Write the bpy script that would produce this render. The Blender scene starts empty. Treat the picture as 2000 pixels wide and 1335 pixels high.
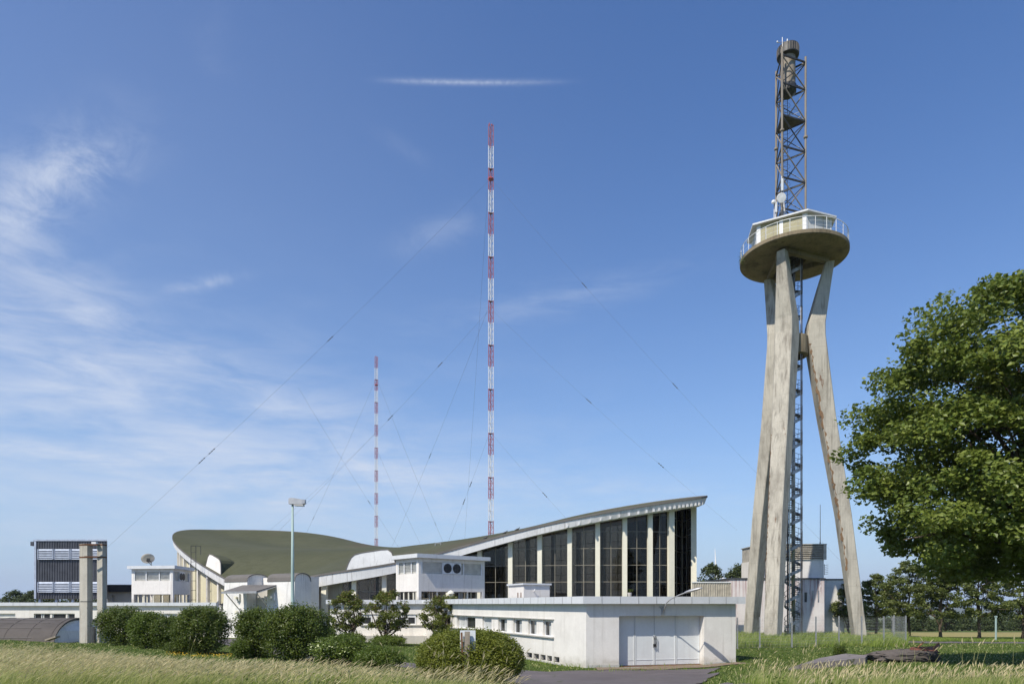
import bpy, math, random
import numpy as np

F = 1333.0; U0 = 1000.0; V0 = 1179.0       # focal length and horizon in photo pixels
E = 3.3                                     # eye height above the yard in front of the garage
R = math.radians
sc = bpy.context.scene
col = sc.collection

# ---------------------------------------------------------------- camera, sky, sun
cam_d = bpy.data.cameras.new('camera'); cam = bpy.data.objects.new('camera', cam_d); col.objects.link(cam)
cam.location = (0, 0, E); cam.rotation_euler = (R(90), 0, 0)
cam_d.sensor_width = 36; cam_d.lens = 36 * F / 2000
cam_d.shift_y = (V0 - 667.5) / 2000
cam_d.clip_start = 0.1; cam_d.clip_end = 40000
sc.camera = cam

SUN_AZ = math.atan2(-0.66, -0.75); SUN_EL = R(50)
sun_dir = (math.sin(SUN_AZ) * math.cos(SUN_EL), math.cos(SUN_AZ) * math.cos(SUN_EL), math.sin(SUN_EL))
sl = bpy.data.lights.new('sun', 'SUN'); sun = bpy.data.objects.new('sun', sl); col.objects.link(sun)
sl.energy = 5.0; sl.angle = R(0.5); sl.color = (1, 0.93, 0.81)
from mathutils import Vector
sun.rotation_euler = Vector(sun_dir).to_track_quat('Z', 'Y').to_euler()

world = bpy.data.worlds.new('World'); sc.world = world; world.use_nodes = True
sc.view_settings.view_transform = 'Standard'; sc.view_settings.look = 'None'
sc.view_settings.exposure = 0.12; sc.view_settings.gamma = 1
try: sc.view_settings.use_curve_mapping = False
except Exception: pass


class NT:
    """small wrapper to write node trees"""
    def __init__(s, tree): s.t = tree; s.n = tree.nodes; s.l = tree.links
    def new(s, typ, **kw):
        n = s.n.new(typ)
        for k, v in kw.items(): setattr(n, k, v)
        return n
    def put(s, sock, v):
        if isinstance(v, bpy.types.NodeSocket): s.l.new(v, sock)
        elif isinstance(v, (tuple, list)) and len(v) == 3 and sock.type == 'RGBA': sock.default_value = (*v, 1)
        else: sock.default_value = v
    def math(s, op, a, b=0.0, c=0.0, clamp=False):
        n = s.new('ShaderNodeMath', operation=op, use_clamp=clamp)
        s.put(n.inputs[0], a); s.put(n.inputs[1], b); s.put(n.inputs[2], c); return n.outputs[0]
    def mix(s, f, a, b, mode='MIX'):
        n = s.new('ShaderNodeMix', data_type='RGBA', blend_type=mode); n.clamp_factor = True
        s.put(n.inputs['Factor'], f); s.put(n.inputs['A'], a) if False else None
        ins = [i for i in n.inputs if i.type == 'RGBA']
        s.put(n.inputs[0], f); s.put(ins[0], a); s.put(ins[1], b)
        return [o for o in n.outputs if o.type == 'RGBA'][0]
    def ramp(s, f, lo, hi):
        n = s.new('ShaderNodeMapRange'); n.interpolation_type = 'SMOOTHSTEP'
        s.put(n.inputs[0], f); s.put(n.inputs[1], lo); s.put(n.inputs[2], hi); return n.outputs[0]
    def noise(s, vec, scale, detail=4, rough=.55, dist=0):
        n = s.new('ShaderNodeTexNoise'); s.put(n.inputs['Vector'], vec)
        n.inputs['Scale'].default_value = scale; n.inputs['Detail'].default_value = detail
        n.inputs['Roughness'].default_value = rough; n.inputs['Distortion'].default_value = dist
        return n.outputs[0]
    def mapv(s, vec, scale=(1, 1, 1), loc=(0, 0, 0), rot=(0, 0, 0)):
        n = s.new('ShaderNodeMapping'); s.put(n.inputs['Vector'], vec)
        n.inputs['Scale'].default_value = scale; n.inputs['Location'].default_value = loc; n.inputs['Rotation'].default_value = rot
        return n.outputs[0]


def build_world():
    T = NT(world.node_tree); bg = T.n['Background']; bg.inputs['Strength'].default_value = 0.15
    sky = T.new('ShaderNodeTexSky'); sky.sky_type = 'NISHITA'; sky.sun_disc = False
    sky.sun_elevation = SUN_EL; sky.sun_rotation = SUN_AZ % (2 * math.pi)
    sky.altitude = 100; sky.air_density = 1.0; sky.dust_density = 0.5; sky.ozone_density = 3.0
    gen = T.new('ShaderNodeTexCoord').outputs['Generated']
    sep = T.new('ShaderNodeSeparateXYZ'); T.l.new(gen, sep.inputs[0]); x, y, z = sep.outputs
    az = T.math('ARCTAN2', x, y)
    hor = T.math('SQRT', T.math('ADD', T.math('MULTIPLY', x, x), T.math('MULTIPLY', y, y)))
    el = T.math('ARCTAN2', z, hor)
    hsv = T.new('ShaderNodeHueSaturation'); T.l.new(sky.outputs[0], hsv.inputs['Color'])
    hsv.inputs['Saturation'].default_value = SKY_SAT; hsv.inputs['Value'].default_value = SKY_VAL; hsv.inputs['Hue'].default_value = SKY_HUE
    # pale ground haze towards the horizon
    base = T.mix(T.math('POWER', 2.718, T.math('DIVIDE', T.math('MAXIMUM', el, 0.0), -.20)), hsv.outputs[0], (2.30, 3.34, 4.85))

    def sph(u, v):
        dx, dy, dz = u - U0, F, V0 - v
        return math.atan2(dx, dy), math.atan2(dz, math.hypot(dx, dy))
    # cirrus: streaky noise on the view direction, gathered into patches of sky
    warp = T.noise(gen, 5.0, 3)
    wv = T.new('ShaderNodeVectorMath', operation='ADD'); T.l.new(gen, wv.inputs[0])
    ws = T.new('ShaderNodeVectorMath', operation='SCALE'); T.l.new(T.new('ShaderNodeTexNoise').outputs['Color'], ws.inputs[0]) if False else None
    n1 = T.noise(T.mapv(gen, (2.2, 2.2, 9.0), rot=(0, R(-22), 0)), 3.2, 9, .62, .5)
    n2 = T.noise(T.mapv(gen, (3.2, 3.2, 16.0), (3, 1, 2), rot=(0, R(14), 0)), 4.0, 8, .65, .3)
    n3 = T.noise(T.mapv(gen, (1, 1, 1.6), (7, 1, 2)), 14, 7, .68, .5)
    total = None
    # (u, v, half length, half width, tilt of the streak in degrees, strength, noise)
    blobs = [(20, 420, 210, 70, -38, .60, n3), (150, 335, 120, 40, -22, .55, n3), (120, 560, 260, 75, 40, .34, n1), (60, 640, 300, 130, 30, .25, n1),
             (400, 553, 75, 12, -12, .55, n3), (860, 455, 90, 26, -20, .22, n3), (300, 880, 760, 210, 8, .62, n1), (90, 885, 200, 26, 6, .4, n2), (120, 700, 420, 90, 18, .35, n2),
             (640, 920, 420, 46, 0, .42, n2), (520, 780, 300, 60, 25, .30, n1), (1080, 590, 260, 30, -14, .22, n2),
             (120, 260, 800, 520, 0, .085, None), (700, 985, 700, 60, 0, .32, n2), (1230, 955, 200, 22, 4, .2, n2), (420, 80, 40, 70, 20, .08, n3), (790, 290, 60, 14, 30, .1, n3), (130, 1060, 260, 50, 0, .30, n2)]
    for (u, v, hl, hw, ang, st, nz) in blobs:
        a0, e0 = sph(u, v); ca, sa = math.cos(R(ang)), math.sin(R(ang))
        a1, e1 = sph(u + hl * ca, v + hl * sa); l = math.hypot(a1 - a0, e1 - e0)
        dx, dy = (a1 - a0) / l, (e1 - e0) / l
        w = l * hw / hl
        p = T.math('SUBTRACT', az, a0); q = T.math('SUBTRACT', el, e0)
        s1 = T.math('ADD', T.math('MULTIPLY', p, dx / l), T.math('MULTIPLY', q, dy / l))
        s2 = T.math('ADD', T.math('MULTIPLY', p, -dy / w), T.math('MULTIPLY', q, dx / w))
        r2 = T.math('ADD', T.math('MULTIPLY', s1, s1), T.math('MULTIPLY', s2, s2))
        g = T.math('POWER', 2.718, T.math('MULTIPLY', r2, -1.0))
        d = T.math('MULTIPLY', g, st) if nz is None else T.math('MULTIPLY', T.math('MULTIPLY', g, st * .86), T.ramp(T.math('ADD', nz, T.math('MULTIPLY', g, .12)), .34, .84))
        total = d if total is None else T.math('ADD', total, d)
    # contrail: a straight fraying trail, sharper along its lower side
    a0, e0 = sph(705, 155); a1, e1 = sph(1160, 158); l = math.hypot(a1 - a0, e1 - e0); dx, dy = (a1 - a0) / l, (e1 - e0) / l
    p = T.math('SUBTRACT', az, a0); q = T.math('SUBTRACT', el, e0)
    s1 = T.math('ADD', T.math('MULTIPLY', p, dx / l), T.math('MULTIPLY', q, dy / l))
    bow = T.math('MULTIPLY', T.math('MULTIPLY', s1, T.math('SUBTRACT', 1, s1)), e0 * 0.0)
    s2 = T.math('DIVIDE', T.math('ADD', T.math('MULTIPLY', p, -dy), T.math('MULTIPLY', q, dx)), 5.2 / F * .62)
    # great-circle sag between the two ends
    sag = T.math('MULTIPLY', T.math('MULTIPLY', s1, T.math('SUBTRACT', 1, s1)), 0.0185 / (5.2 / F * .62))
    s2 = T.math('SUBTRACT', s2, sag)
    along = T.math('MULTIPLY', T.ramp(s1, -.02, .35), T.math('SUBTRACT', 1, T.ramp(s1, .45, 1.0)))
    nz = T.noise(gen, 220, 4, .6)
    g = T.math('POWER', 2.718, T.math('MULTIPLY', T.math('POWER', T.math('ABSOLUTE', s2), 1.6), -1.0))
    trail = T.math('MULTIPLY', T.math('MULTIPLY', g, along), T.math('MULTIPLY_ADD', T.ramp(nz, .25, .75), .22, .22))
    total = T.math('ADD', total, trail, clamp=True)
    cl = T.mix(total, base, CLOUD_COL)
    T.l.new(cl, bg.inputs['Color'])


SKY_SAT, SKY_VAL, SKY_HUE = 1.24, 0.98, 0.509
CLOUD_COL = (4.3, 4.7, 5.5)
build_world()


# ---------------------------------------------------------------- materials
def mat(name):
    m = bpy.data.materials.new(name); m.use_nodes = True
    T = NT(m.node_tree); return m, T, T.n['Principled BSDF']

def simple(name, c, rough=.6, metal=0.0, var=.12, scale=2.0, bump=0.0):
    m, T, b = mat(name)
    o = T.new('ShaderNodeTexCoord').outputs['Object']
    n = T.noise(o, scale, 5)
    lo = tuple(max(0, q * (1 - var)) for q in c); hi = tuple(q * (1 + var) for q in c)
    T.l.new(T.mix(T.ramp(n, .3, .7), lo, hi), b.inputs['Base Color'])
    b.inputs['Roughness'].default_value = rough; b.inputs['Metallic'].default_value = metal
    if bump:
        bp = T.new('ShaderNodeBump'); bp.inputs['Strength'].default_value = bump; bp.inputs['Distance'].default_value = .02
        T.l.new(T.noise(o, scale * 12, 4), bp.inputs['Height']); T.l.new(bp.outputs[0], b.inputs['Normal'])
    return m

def stained(name, base, dirt, streak=.5, patch=.4, extra=None, extra_amt=0.0, rough=.8, bump=.25, sscale=2.2, panel=None, splash=False, sharp=False, top=None):
    """painted or bare masonry: soft patches, vertical weather streaks, sparse stains of a second colour"""
    m, T, b = mat(name)
    o = T.new('ShaderNodeTexCoord').outputs['Object']
    big = T.noise(T.mapv(o, (1, 1, .45)), .6, 9, .72) if sharp else T.noise(o, .45, 5, .6); mid = T.noise(o, 2.4, 6, .65); fine = T.noise(o, 22, 3, .6)
    st = T.noise(T.mapv(o, (sscale, sscale, .11)), 1.6, 5, .6)
    st2 = T.noise(T.mapv(o, (sscale * 3, sscale * 3, .2), (5, 3, 1)), 1.4, 3, .6)
    lite = tuple(min(.9, q * 1.06) for q in base)
    c = T.mix(T.ramp(mid, .35, .7), base, lite)
    c = T.mix(T.math('MULTIPLY', T.ramp(big, .42, .75), patch), c, dirt)
    c = T.mix(T.math('MULTIPLY', T.math('MULTIPLY', T.ramp(st, .50, .72), T.ramp(st2, .32, .62)), streak), c, dirt)
    if extra is not None:
        k = T.noise(T.mapv(o, (1.3, 1.3, .42), (9, 4, 2)), .9, 7, .7)
        c = T.mix(T.ramp(k, 1 - extra_amt, 1 - extra_amt + .06), c, extra)
    if panel:
        sp = T.new('ShaderNodeSeparateXYZ'); T.l.new(o, sp.inputs[0])
        f = T.math('FRACT', T.math('DIVIDE', T.math('ADD', sp.outputs[2], T.math('MULTIPLY', mid, .03)), panel))
        c = T.mix(T.math('MULTIPLY', T.math('LESS_THAN', f, .035 / panel * 1.0), .45), c, tuple(q * .55 for q in base))
    if top:                                             # runs of red algae and soot coming down from the roof edge
        sp = T.new('ShaderNodeSeparateXYZ'); T.l.new(o, sp.inputs[0]); hi = T.ramp(sp.outputs[2], top[0], top[1])
        r1 = T.noise(T.mapv(o, (1.9, 1.9, .05), (3, 8, 1)), 1.5, 5, .65); r2 = T.noise(T.mapv(o, (2.6, 2.6, .12), (1, 2, 5)), 1.3, 6, .7)
        c = T.mix(T.math('MULTIPLY', T.math('MULTIPLY', T.ramp(r1, .44, .62), hi), .75), c, dirt)
        c = T.mix(T.math('MULTIPLY', T.math('MULTIPLY', T.ramp(r2, .53, .62), T.ramp(sp.outputs[0], -.5, 1.0)), T.math('MULTIPLY', hi, .9)), c, extra)
    if sharp:                                           # marks of the shutter boards, each plank a little different
        pl = T.noise(T.mapv(o, (7, 7, .16), (2, 5, 1)), 1.5, 3, .5); dr = T.noise(T.mapv(o, (4, 4, .07), (6, 1, 4)), 1.2, 6, .7)
        c = T.mix(T.math('MULTIPLY', T.ramp(pl, .46, .56), .22), c, tuple(q * .62 for q in base))
        c = T.mix(T.math('MULTIPLY', T.ramp(dr, .55, .64), .50), c, tuple(q * .35 for q in base))
    if splash:                                          # rain splash and algae above the foot of the wall
        sp = T.new('ShaderNodeSeparateXYZ'); T.l.new(o, sp.inputs[0])
        zz = T.math('ADD', sp.outputs[2], T.math('MULTIPLY', T.math('SUBTRACT', mid, .5), -1.1))
        c = T.mix(T.math('MULTIPLY', T.math('SUBTRACT', 1, T.ramp(zz, .05, .62)), .55), c, (.34, .31, .25))
    c = T.mix(T.math('MULTIPLY', T.ramp(fine, .3, .75), .16), c, dirt)
    T.l.new(c, b.inputs['Base Color']); b.inputs['Roughness'].default_value = rough
    b.inputs['Specular IOR Level'].default_value = .3
    bp = T.new('ShaderNodeBump'); bp.inputs['Strength'].default_value = bump; bp.inputs['Distance'].default_value = .02
    T.l.new(T.math('ADD', mid, T.math('MULTIPLY', fine, .6)), bp.inputs['Height']); T.l.new(bp.outputs[0], b.inputs['Normal'])
    return m

def leafmat(name, c1, c2, trans=.3, rough=.45):
    m, T, b = mat(name)
    g = T.new('ShaderNodeNewGeometry').outputs['Random Per Island']
    o = T.new('ShaderNodeTexCoord').outputs['Object']
    f = T.math('ADD', T.math('MULTIPLY', g, .6), T.math('MULTIPLY', T.ramp(T.noise(o, .9, 3), .35, .65), .4))
    c = T.mix(f, c1, c2)
    T.l.new(c, b.inputs['Base Color']); b.inputs['Roughness'].default_value = rough
    b.inputs['Specular IOR Level'].default_value = .35
    tr = T.new('ShaderNodeBsdfTranslucent'); T.l.new(T.mix(.5, c, tuple(min(1, q * 1.8) for q in c2)), tr.inputs['Color'])
    mx = T.new('ShaderNodeMixShader'); mx.inputs[0].default_value = trans
    T.l.new(b.outputs[0], mx.inputs[1]); T.l.new(tr.outputs[0], mx.inputs[2])
    T.l.new(mx.outputs[0], T.n['Material Output'].inputs['Surface'])
    return m

def glassmat(name, tint, rough=.02, ior=1.45):
    m, T, b = mat(name)
    o = T.new('ShaderNodeTexCoord').outputs['Object']
    tr = T.new('ShaderNodeBsdfTransparent'); tr.inputs[0].default_value = (*tint, 1)
    gl = T.new('ShaderNodeBsdfGlossy'); gl.inputs['Roughness'].default_value = rough
    bp = T.new('ShaderNodeBump'); bp.inputs['Strength'].default_value = .04; bp.inputs['Distance'].default_value = .05
    T.l.new(T.noise(o, .7, 2), bp.inputs['Height']); T.l.new(bp.outputs[0], gl.inputs['Normal'])
    fr = T.new('ShaderNodeFresnel'); fr.inputs[0].default_value = ior
    mx = T.new('ShaderNodeMixShader'); T.l.new(fr.outputs[0], mx.inputs[0]); T.l.new(tr.outputs[0], mx.inputs[1]); T.l.new(gl.outputs[0], mx.inputs[2])
    T.l.new(mx.outputs[0], T.n['Material Output'].inputs['Surface'])
    return m

M = {}
M['white'] = stained('white_plaster', (.76, .735, .69), (.38, .35, .30), .42, .22, bump=.3, splash=True)
M['white_dirty'] = stained('weathered_white_plaster', (.76, .75, .72), (.20, .19, .18), .60, .22, bump=.35, sscale=3.5)
M['white_pink'] = stained('red_stained_plaster', (.74, .71, .69), (.34, .17, .16), 1.0, .25, (.08, .065, .065), .36, sscale=.8, top=(2.4, 6.1))
M['plinth'] = stained('grey_plinth_paint', (.52, .50, .47), (.30, .29, .27), .3, .4)
M['parapet'] = stained('parapet_metal', (.62, .64, .66), (.40, .42, .44), .5, .3, rough=.5, bump=.08)
M['concrete'] = stained('tower_concrete', (.51, .475, .40), (.13, .112, .09), .85, .70, (.17, .08, .038), .355, rough=.9, bump=.8, panel=2.4, sscale=1.6, sharp=True)
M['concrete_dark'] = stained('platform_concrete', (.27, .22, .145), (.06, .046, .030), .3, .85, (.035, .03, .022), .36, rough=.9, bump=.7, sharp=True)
M['concrete_grey'] = stained('pylon_concrete', (.50, .47, .41), (.17, .15, .12), .9, .4, (.20, .14, .09), .30, rough=.9, bump=.6)
M['band'] = stained('edge_beam_paint', (.68, .69, .69), (.22, .21, .20), .7, .15, sscale=2.6)
M['cream'] = stained('cream_paint', (.80, .77, .64), (.50, .46, .36), .3, .12)
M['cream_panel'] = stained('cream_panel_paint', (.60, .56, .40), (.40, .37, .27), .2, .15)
M['khaki'] = stained('khaki_panel_paint', (.40, .37, .24), (.24, .22, .15), .5, .3)
M['cabin_white'] = stained('dull_white_panels', (.60, .61, .59), (.34, .33, .30), .5, .3)
M['frame'] = simple('window_frame_paint', (.27, .245, .19), .5)
M['frame_white'] = simple('white_window_frame', (.72, .73, .73), .4)
M['glass'] = glassmat('tinted_glass', (.56, .52, .47))
M['pane'] = simple('dark_pane', (.035, .037, .04), .08, var=.3, scale=.6)
M['blind'] = simple('pale_blind', (.45, .46, .45), .5, var=.15, scale=1)
M['louvre_white'] = simple('louvre_paint', (.62, .62, .58), .5)
M['clad'] = simple('dark_metal_cladding', (.075, .078, .09), .45, .3, var=.2, scale=.8)
M['clad_louvre'] = simple('blue_grey_louvre', (.42, .47, .56), .4, .2)
M['clad_beige'] = simple('beige_cladding', (.44, .40, .33), .5, .1, var=.2)
M['steel'] = simple('galvanised_steel', (.42, .42, .42), .45, .5)
M['steel_dark'] = simple('dark_steel', (.05, .05, .05), .5, .3, var=.4)
M['steel_worn'] = stained('worn_steel_paint', (.29, .25, .20), (.07, .052, .04), .8, .5, (.18, .10, .06), .35, rough=.55, bump=.1)
M['rust'] = stained('rusty_steel', (.16, .075, .04), (.06, .035, .025), .5, .5, rough=.85)
M['rust_light'] = stained('light_rust', (.34, .17, .08), (.18, .08, .04), .4, .4, rough=.8)
M['red'] = simple('red_mast_paint', (.42, .045, .045), .5, var=.2)
M['red_worn'] = simple('faded_red_paint', (.19, .075, .055), .7, var=.4, scale=5)
M['mast_white'] = simple('white_mast_paint', (.72, .72, .74), .5)
M['wire'] = simple('wire_steel', (.10, .10, .11), .5, .2)
M['green_pole'] = stained('pale_green_pole_paint', (.33, .43, .405), (.22, .30, .27), .5, .3, rough=.45, bump=.05)
M['door'] = stained('pale_grey_door_paint', (.68, .71, .72), (.45, .45, .44), .35, .2, (.34, .22, .12), .24, rough=.45, bump=.08)
M['asphalt_felt'] = stained('grey_roofing_felt', (.15, .14, .13), (.08, .075, .07), .3, .5, rough=.95, bump=.6)
M['shed_roof'] = stained('brown_shed_roofing', (.10, .088, .078), (.05, .045, .04), .4, .5, rough=.9)
M['wood'] = stained('grey_wood', (.30, .26, .21), (.15, .12, .09), .6, .4, rough=.9)
M['bark'] = stained('bark', (.11, .085, .06), (.04, .03, .022), .5, .5, rough=.95, bump=1.0, sscale=6)
M['rubber'] = simple('black_plastic', (.015, .015, .016), .5)
M['bird'] = simple('grey_feathers', (.06, .06, .065), .8)

def roofmat():
    m, T, b = mat('green_roof_membrane')
    o = T.new('ShaderNodeTexCoord').outputs['Object']
    n = T.noise(o, .10, 5, .6); k = T.noise(T.mapv(o, (.35, .8, .8), rot=(0, 0, R(-30))), 1.6, 6, .65); f = T.noise(o, 6, 4)
    c = T.mix(T.ramp(n, .35, .65), (.064, .069, .038), (.078, .082, .048))
    c = T.mix(T.math('MULTIPLY', T.ramp(k, .50, .70), .55), c, (.048, .053, .030))
    c = T.mix(T.math('MULTIPLY', T.ramp(f, .45, .7), .25), c, (.12, .12, .085))
    sp = T.new('ShaderNodeSeparateXYZ'); T.l.new(T.mapv(o, rot=(0, 0, R(32))), sp.inputs[0])
    fr = T.math('FRACT', T.math('MULTIPLY_ADD', sp.outputs[0], .55, T.math('MULTIPLY', f, .03)))
    c = T.mix(T.math('MULTIPLY', T.math('LESS_THAN', fr, .045), .35), c, (.035, .038, .024))
    big = T.noise(T.mapv(o, (1, 1, 1), (4, 2, 0)), .05, 3)
    c = T.mix(T.math('MULTIPLY', T.ramp(big, .55, .68), .5), c, (.085, .062, .045))
    T.l.new(c, b.inputs['Base Color']); b.inputs['Roughness'].default_value = .9; b.inputs['Specular IOR Level'].default_value = .2
    bp = T.new('ShaderNodeBump'); bp.inputs['Strength'].default_value = .5; bp.inputs['Distance'].default_value = .08
    T.l.new(k, bp.inputs['Height']); T.l.new(bp.outputs[0], b.inputs['Normal'])
    return m
M['roof'] = roofmat()

def mast_paint():
    m, T, b = mat('red_and_white_mast_paint')
    o = T.new('ShaderNodeTexCoord').outputs['Object']
    sp = T.new('ShaderNodeSeparateXYZ'); T.l.new(o, sp.inputs[0])
    # bands counted down from the top of the mast (297.6 m above its origin), top band red
    f = T.math('FRACT', T.math('DIVIDE', T.math('SUBTRACT', 297.6 + .5, sp.outputs[2]), 2 * 13.05))
    isred = T.math('LESS_THAN', f, .5)
    n = T.noise(o, .8, 4)
    c = T.mix(isred, (.74, .74, .76), (.36, .075, .08))
    c = T.mix(T.math('MULTIPLY', T.ramp(n, .45, .7), .25), c, (.3, .2, .2))
    T.l.new(c, b.inputs['Base Color']); b.inputs['Roughness'].default_value = .55
    return m
M['mast'] = mast_paint()

def groundmat():
    m, T, b = mat('mown_grass_and_soil')
    o = T.new('ShaderNodeTexCoord').outputs['Object']
    n = T.noise(o, .12, 6, .65); k = T.noise(o, 1.3, 6, .7); f = T.noise(o, 14, 4, .7)
    c = T.mix(T.ramp(n, .35, .65), (.060, .095, .018), (.085, .120, .028))
    c = T.mix(T.math('MULTIPLY', T.ramp(k, .48, .68), .55), c, (.150, .145, .050))
    c = T.mix(T.math('MULTIPLY', T.ramp(f, .42, .72), .6), c, (.030, .050, .010))
    # far fields in broad strips
    sp = T.new('ShaderNodeSeparateXYZ'); T.l.new(o, sp.inputs[0])
    far = T.ramp(sp.outputs[1], 74.0, 78.0)
    fl = T.noise(T.mapv(o, (.006, .016, 1)), 1.0, 2, .4)
    fc = T.mix(T.ramp(fl, .46, .50), (.20, .18, .075), (.080, .125, .032))
    fc = T.mix(T.ramp(sp.outputs[1], 112.0, 122.0), (.30, .26, .105), fc)
    fc = T.mix(T.math('MULTIPLY', T.ramp(k, .4, .7), .2), fc, (.10, .10, .03))
    c = T.mix(far, c, fc)
    T.l.new(c, b.inputs['Base Color']); b.inputs['Roughness'].default_value = .95; b.inputs['Specular IOR Level'].default_value = .1
    bp = T.new('ShaderNodeBump'); bp.inputs['Strength'].default_value = .9; bp.inputs['Distance'].default_value = .08
    T.l.new(T.math('ADD', f, k), bp.inputs['Height']); T.l.new(bp.outputs[0], b.inputs['Normal'])
    return m
M['ground'] = groundmat()
def asphalt(name, a, d):
    m, T, b = mat(name)
    o = T.new('ShaderNodeTexCoord').outputs['Object']
    n = T.noise(o, .5, 6, .65); f = T.noise(o, 40, 3, .7); k = T.noise(T.mapv(o, (.2, 1.2, 1)), 1.2, 5, .6)
    c = T.mix(T.ramp(n, .3, .7), a, d)
    c = T.mix(T.math('MULTIPLY', T.ramp(k, .5, .7), .35), c, tuple(q * 1.6 for q in d))
    vo = T.new('ShaderNodeTexVoronoi', feature='DISTANCE_TO_EDGE'); vo.inputs['Scale'].default_value = .55
    wv = T.new('ShaderNodeVectorMath', operation='ADD'); T.l.new(o, wv.inputs[0]); nv = T.new('ShaderNodeTexNoise'); nv.inputs['Scale'].default_value = 1.5; T.l.new(o, nv.inputs['Vector']); T.l.new(nv.outputs['Color'], wv.inputs[1]); T.l.new(wv.outputs[0], vo.inputs['Vector'])
    c = T.mix(T.math('MULTIPLY', T.math('SUBTRACT', 1, T.ramp(vo.outputs[0], .0, .03)), T.ramp(n, .4, .6)), c, (.05, .06, .025))
    c = T.mix(T.math('MULTIPLY', T.ramp(f, .5, .75), .5), c, tuple(q * 1.9 for q in d))
    T.l.new(c, b.inputs['Base Color']); b.inputs['Roughness'].default_value = .92
    bp = T.new('ShaderNodeBump'); bp.inputs['Strength'].default_value = .5; bp.inputs['Distance'].default_value = .01
    T.l.new(f, bp.inputs['Height']); T.l.new(bp.outputs[0], b.inputs['Normal'])
    return m
M['asphalt'] = asphalt('worn_asphalt', (.085, .072, .072), (.115, .098, .098))
M['apron'] = asphalt('mossy_concrete_apron', (.16, .115, .075), (.20, .15, .10))
M['gravel'] = asphalt('gravelly_concrete', (.12, .105, .105), (.19, .17, .17))
M['spall'] = stained('spalled_concrete_and_rebar', (.24, .15, .085), (.07, .045, .03), .4, .8, (.40, .37, .32), .40, rough=.95, bump=1.0)
M['rock'] = stained('weathered_rock', (.115, .10, .092), (.04, .034, .032), .5, .8, (.40, .39, .37), .36, rough=.95, bump=1.0)
M['hill'] = simple('wooded_hillside', (.035, .05, .02), .95, var=.5, scale=.004)


def grassmat(name, c1, c2, trans=.35):
    return leafmat(name, c1, c2, trans, .6)
M['g_green'] = grassmat('green_grass_blade', (.125, .195, .026), (.27, .34, .070))
M['g_straw'] = grassmat('straw_grass_stem', (.34, .33, .12), (.52, .50, .22))
M['g_head'] = grassmat('seed_head', (.44, .37, .20), (.64, .56, .35))
M['g_mown'] = grassmat('mown_blade', (.065, .112, .016), (.140, .190, .036), .25)
M['flower_y'] = simple('yellow_petals', (.75, .48, .03), .6)
M['flower_w'] = simple('white_petals', (.52, .56, .30), .6)
M['leaf_lime'] = leafmat('linden_leaf', (.062, .105, .014), (.205, .245, .048), .28, .42)
M['leaf_row'] = leafmat('row_tree_leaf', (.070, .100, .020), (.170, .195, .055), .28, .42)
M['leaf_dark'] = leafmat('privet_leaf', (.042, .074, .010), (.135, .170, .028), .27, .40)
M['leaf_mid'] = leafmat('bush_leaf', (.045, .078, .008), (.115, .150, .022), .25, .42)
M['leaf_bright'] = leafmat('bright_bush_leaf', (.060, .105, .012), (.150, .195, .030), .3, .45)
M['leaf_yew'] = leafmat('yew_sprig', (.070, .098, .008), (.200, .215, .024), .2, .5)
M['leaf_lilac'] = leafmat('lilac_leaf', (.075, .100, .014), (.165, .185, .036), .25, .42)
M['leaf_rust'] = leafmat('spent_blossom', (.14, .075, .03), (.20, .11, .05), .2, .6)
M['leaf_far'] = leafmat('far_tree_leaf', (.038, .058, .016), (.082, .105, .032), .15, .6)


# ---------------------------------------------------------------- mesh helpers
def V(*a): return np.array(a, float)
def W(u, v, Y): return V((u - U0) / F * Y, Y, (V0 - v) / F * Y)      # photo pixel at depth Y -> eye-relative point
def unit(a): return a / (np.linalg.norm(a) + 1e-12)

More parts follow.
